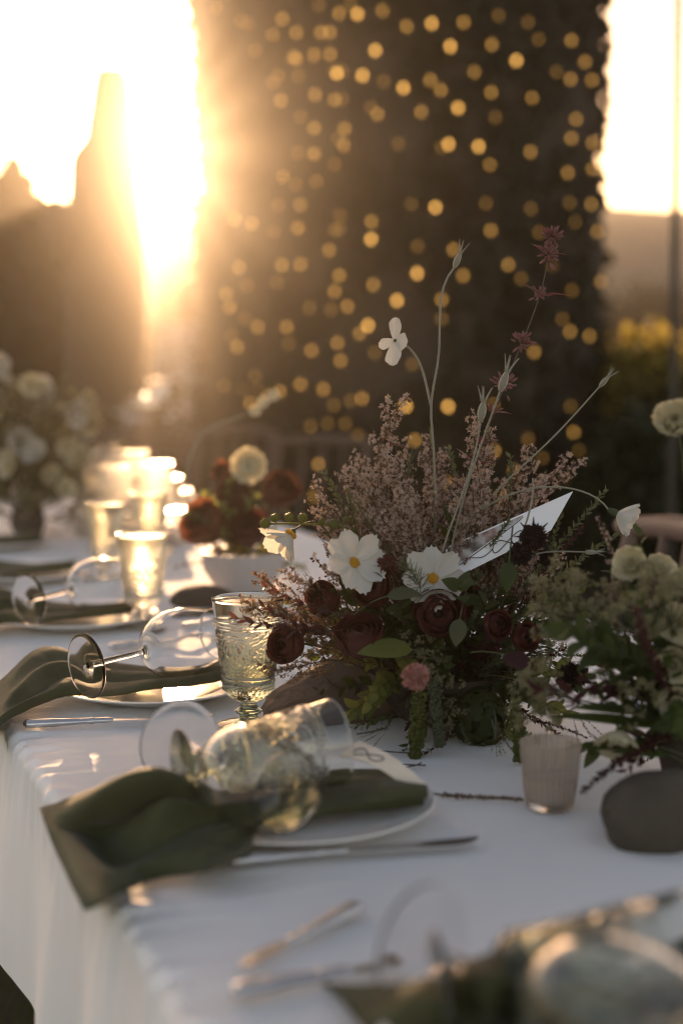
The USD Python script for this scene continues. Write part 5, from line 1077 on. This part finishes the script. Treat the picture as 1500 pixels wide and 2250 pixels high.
for k, (px, py, Y, R, fc, lab) in enumerate((
    (1487, 945, 1.40, .032, (-.3, -.8, .5), 'tall cream flower standing alone at the right edge'), (1392, 1250, 1.42, .024, (-.4, -.8, .4), 'cream flower at the upper left of the right hand arrangement'),
    (1442, 1262, 1.44, .021, (.1, -.8, .5), 'cream flower right of the upper left one'), (1492, 1288, 1.40, .019, (0, -.9, .4), 'small cream flower at the right edge, topmost of the lower group'),
    (1492, 1372, 1.36, .025, (-.3, -.9, .2), 'cream flower at the right edge below the small one'), (1482, 1455, 1.36, .024, (-.3, -.9, .0), 'cream flower at the right edge, second from the bottom'),
    (1492, 1535, 1.36, .024, (-.3, -.9, -.1), 'dull cream flower at the right edge, lowest of the column'), (1365, 1605, 1.37, .029, (-.3, -.6, -.7), 'large cream bloom drooping towards the cloth behind the stone'))):
    round_flower(lab, at(px, py, Y), fc, R, RT, seed=70 + k, open_=.55 if py > 1000 else .75)
rg = np.random.default_rng(77)
kinds2 = ['dark'] * 14 + ['dark2'] * 12 + ['purple'] * 9 + ['small'] * 6 + ['smalldark'] * 5 + ['cluster'] * 4
for k, kd in enumerate(kinds2):
    px = rg.uniform(1290, 1560); py = rg.uniform(1230, 1650); Y = rg.uniform(1.30, 1.46)
    if kd in ('purple', 'smalldark') and rg.random() < .5: px = rg.uniform(1230, 1330)
    tip = at(px, py, Y); tip[2] = max(tip[2], TZ + .03)
    b_ = RT + [rg.uniform(-.03, .03), rg.uniform(-.03, .03), -.02]; filler(kd, where('blurred ' + LAB[kd], b_, tip, ''), b_, tip, rg.uniform(0, 6), f'{LAB[kd]}s of the right hand arrangement', seed=k)
for k, (px, py, Y) in enumerate(((1175, 1270, 1.42), (1215, 1300, 1.42), (1260, 1320, 1.43), (1120, 1510, 1.41), (1175, 1530, 1.41), (1300, 1400, 1.40), (1330, 1290, 1.41))):
    filler('cluster', ['pale green flower cluster blurred below the dark scabiosas', 'pale green flower cluster blurred in the middle right', 'pale green flower cluster right of the middle', 'pale yellow flower cluster blurred above the tassels', 'pale yellow flower cluster blurred above the tumbler', 'pale green flower cluster blurred inside the right hand arrangement', 'pale green flower cluster at the top of the right hand arrangement'][k], RT + [-.02, 0, -.01], at(px, py, Y), k * 1.3, None)
for k, (a_, b_) in enumerate((((1450, 1600, 1.37), (1215, 1552, 1.37)), ((1440, 1640, 1.36), (1230, 1628, 1.37)), ((1420, 1570, 1.36), (1260, 1540, 1.35)), ((1470, 1660, 1.36), (1350, 1640, 1.34)))):
    big_leaf(['long narrow green leaf reaching left from the right hand arrangement, upper', 'long narrow green leaf reaching left just above the tumbler', 'narrow green leaf above the drooping cream bloom', 'narrow green leaf over the drooping cream bloom'][k], at(*a_), at(*b_), .016, 'green')
t = heather('blurred grey heather strand standing at the left of the right hand arrangement', frame(at(1325, 1170, 1.45) - at(1400, 1470, 1.42), origin=at(1400, 1470, 1.42), scale=.8), .2, seed=90, n=260, width=.03)

# ---------------------------------------------------------------- the red flowers in the white bowl
CB = on_plane(535, 1300, TZ)
wb = thing('white_bowl', 'low white bowl of dark red flowers in the middle of the table', 'bowl', rotz(0, CB + [0, 0, .001]))
part(wb, 'bowl_body', outward(lathe([(0, 0), (.045, 0), (.052, .004), (.078, .045), (.080, .078), (.0765, .078), (.074, .047), (.048, .010), (0, .008)], 60)), M['stoneware'], 40)
CT = CB + [0, 0, .07]; Yc = CB[1]
for k, (px, py, dy, R, mt, lab) in enumerate(((455, 1152, -.04, .042, 'rust', 'rust red bloom at the left of the white bowl'), (520, 1090, .0, .036, 'burgundy', 'dark red bloom above the white bowl'), (612, 1078, .02, .036, 'rust', 'rust red bloom at the right of the white bowl'), (545, 1165, -.06, .034, 'burgundy', 'dark red bloom low in front over the white bowl'), (490, 1040, .05, .022, 'rust', 'small rust red bud above the left red bloom'))):
    ranunculus(lab, at(px, py, Yc + dy), ((px - 535) / 150, -.8, .55), R, CT, mt, 20 + k, 'red_bloom', 'flower')
round_flower('cream scabiosa with a pale centre above the red blooms', at(545, 1025, Yc), (.1, -1, .2), .036, CT, seed=31, open_=.15, npet=12, name='cream_scabiosa', cat='scabiosa')
bud_stem('arching pale stem over the red flowers', [CT, at(415, 1010, Yc), at(450, 950, Yc), at(530, 915, Yc), at(590, 890, Yc)], 0, .004, .0022)
for k, (px, py) in enumerate(((580, 885), (600, 872), (562, 905))):
    round_flower(['pale blossom at the tip of the arching stem, middle', 'pale blossom at the tip of the arching stem, farthest right', 'pale blossom at the tip of the arching stem, lowest'][k], at(px, py, Yc), (0, -1, .3), .014, at(530, 915, Yc), seed=40 + k, npet=6, layers=1, name='pale_blossom')
rg = np.random.default_rng(11)
for k in range(34):
    kd = ['purple', 'lime', 'small', 'smalldark', 'lime', 'cluster'][k % 6]; a = rg.uniform(-3.14, 3.14); d = np.array([math.cos(a) * rg.uniform(.06, .13), math.sin(a) * rg.uniform(.04, .1), rg.uniform(.0, .13)])
    filler(kd, where(LAB[kd], CT, CT + d, ''), CT + [0, 0, -.02], CT + d, rg.uniform(0, 6), f'{LAB[kd]}s round the red flowers')

# ---------------------------------------------------------------- the pale arrangement at the far left
LB = on_plane(62, 1175, TZ)
vl = thing('flower_vase', 'vase of the far left arrangement', 'vase', rotz(0, LB + [0, 0, .001], .65))
part(vl, 'vase_body', outward(lathe([(0, 0), (.05, 0), (.056, .004), (.07, .05), (.06, .1), (.055, .12), (.052, .12), (.057, .1), (.066, .05), (.05, .008), (0, .008)], 48)), M['stone'], 40)
LT = LB + [0, 0, .07]; Yl = LB[1]
spots = [(20, 800), (135, 925), (45, 970), (180, 1010), (85, 890), (215, 935), (0, 1000), (140, 1075), (5, 850), (70, 850), (110, 868), (30, 880), (160, 905), (205, 885), (60, 930), (120, 940), (10, 950), (150, 980), (80, 1000), (30, 1020), (190, 960), (110, 1045), (60, 1080), (-20, 900)]
desc = ['topmost', 'behind the middle', 'left of the middle', 'outermost lower right', 'just below the broad white', 'at the far right tip', 'low at the left edge', 'lowest on the right', 'high at the left edge', 'near the top', 'broad white', 'left of the broad white', 'right of the broad white', 'outermost right', 'in the middle', 'right of the middle', 'at the left edge', 'lower right', 'below the middle', 'lower left', 'low on the right side', 'near the cloth on the right', 'near the cloth', 'cut by the edge']
for k, (px, py) in enumerate(spots):
    round_flower(f'pale flower of the far left arrangement, {desc[k]}', at(px, py, Yl + rg.uniform(-.12, .1)), (rg.uniform(-.9, .9), -.9, rg.uniform(-.3, .9)), .052 if k == 10 else rg.uniform(.030, .046), LT, mat='white_petal' if k % 2 == 0 else 'cream_petal', seed=100 + k, open_=.35, npet=8, name='pale_flower')
for k in range(64):
    kd = ['small', 'cluster', 'thread', 'small', 'thread', 'cluster'][k % 6]; a = rg.uniform(-3.14, 3.14); el = rg.uniform(-.35, 1.4); rr_ = rg.uniform(.2, .36)
    d = np.array([math.cos(a) * math.cos(el) * rr_ * .75, math.sin(a) * math.cos(el) * rr_ * .55, math.sin(el) * rr_ * 1.1])
    filler(kd, where(LAB[kd], LT, LT + d, ''), LT + [0, 0, -.03], LT + d, rg.uniform(0, 6), f'{LAB[kd]}s of the far left arrangement')
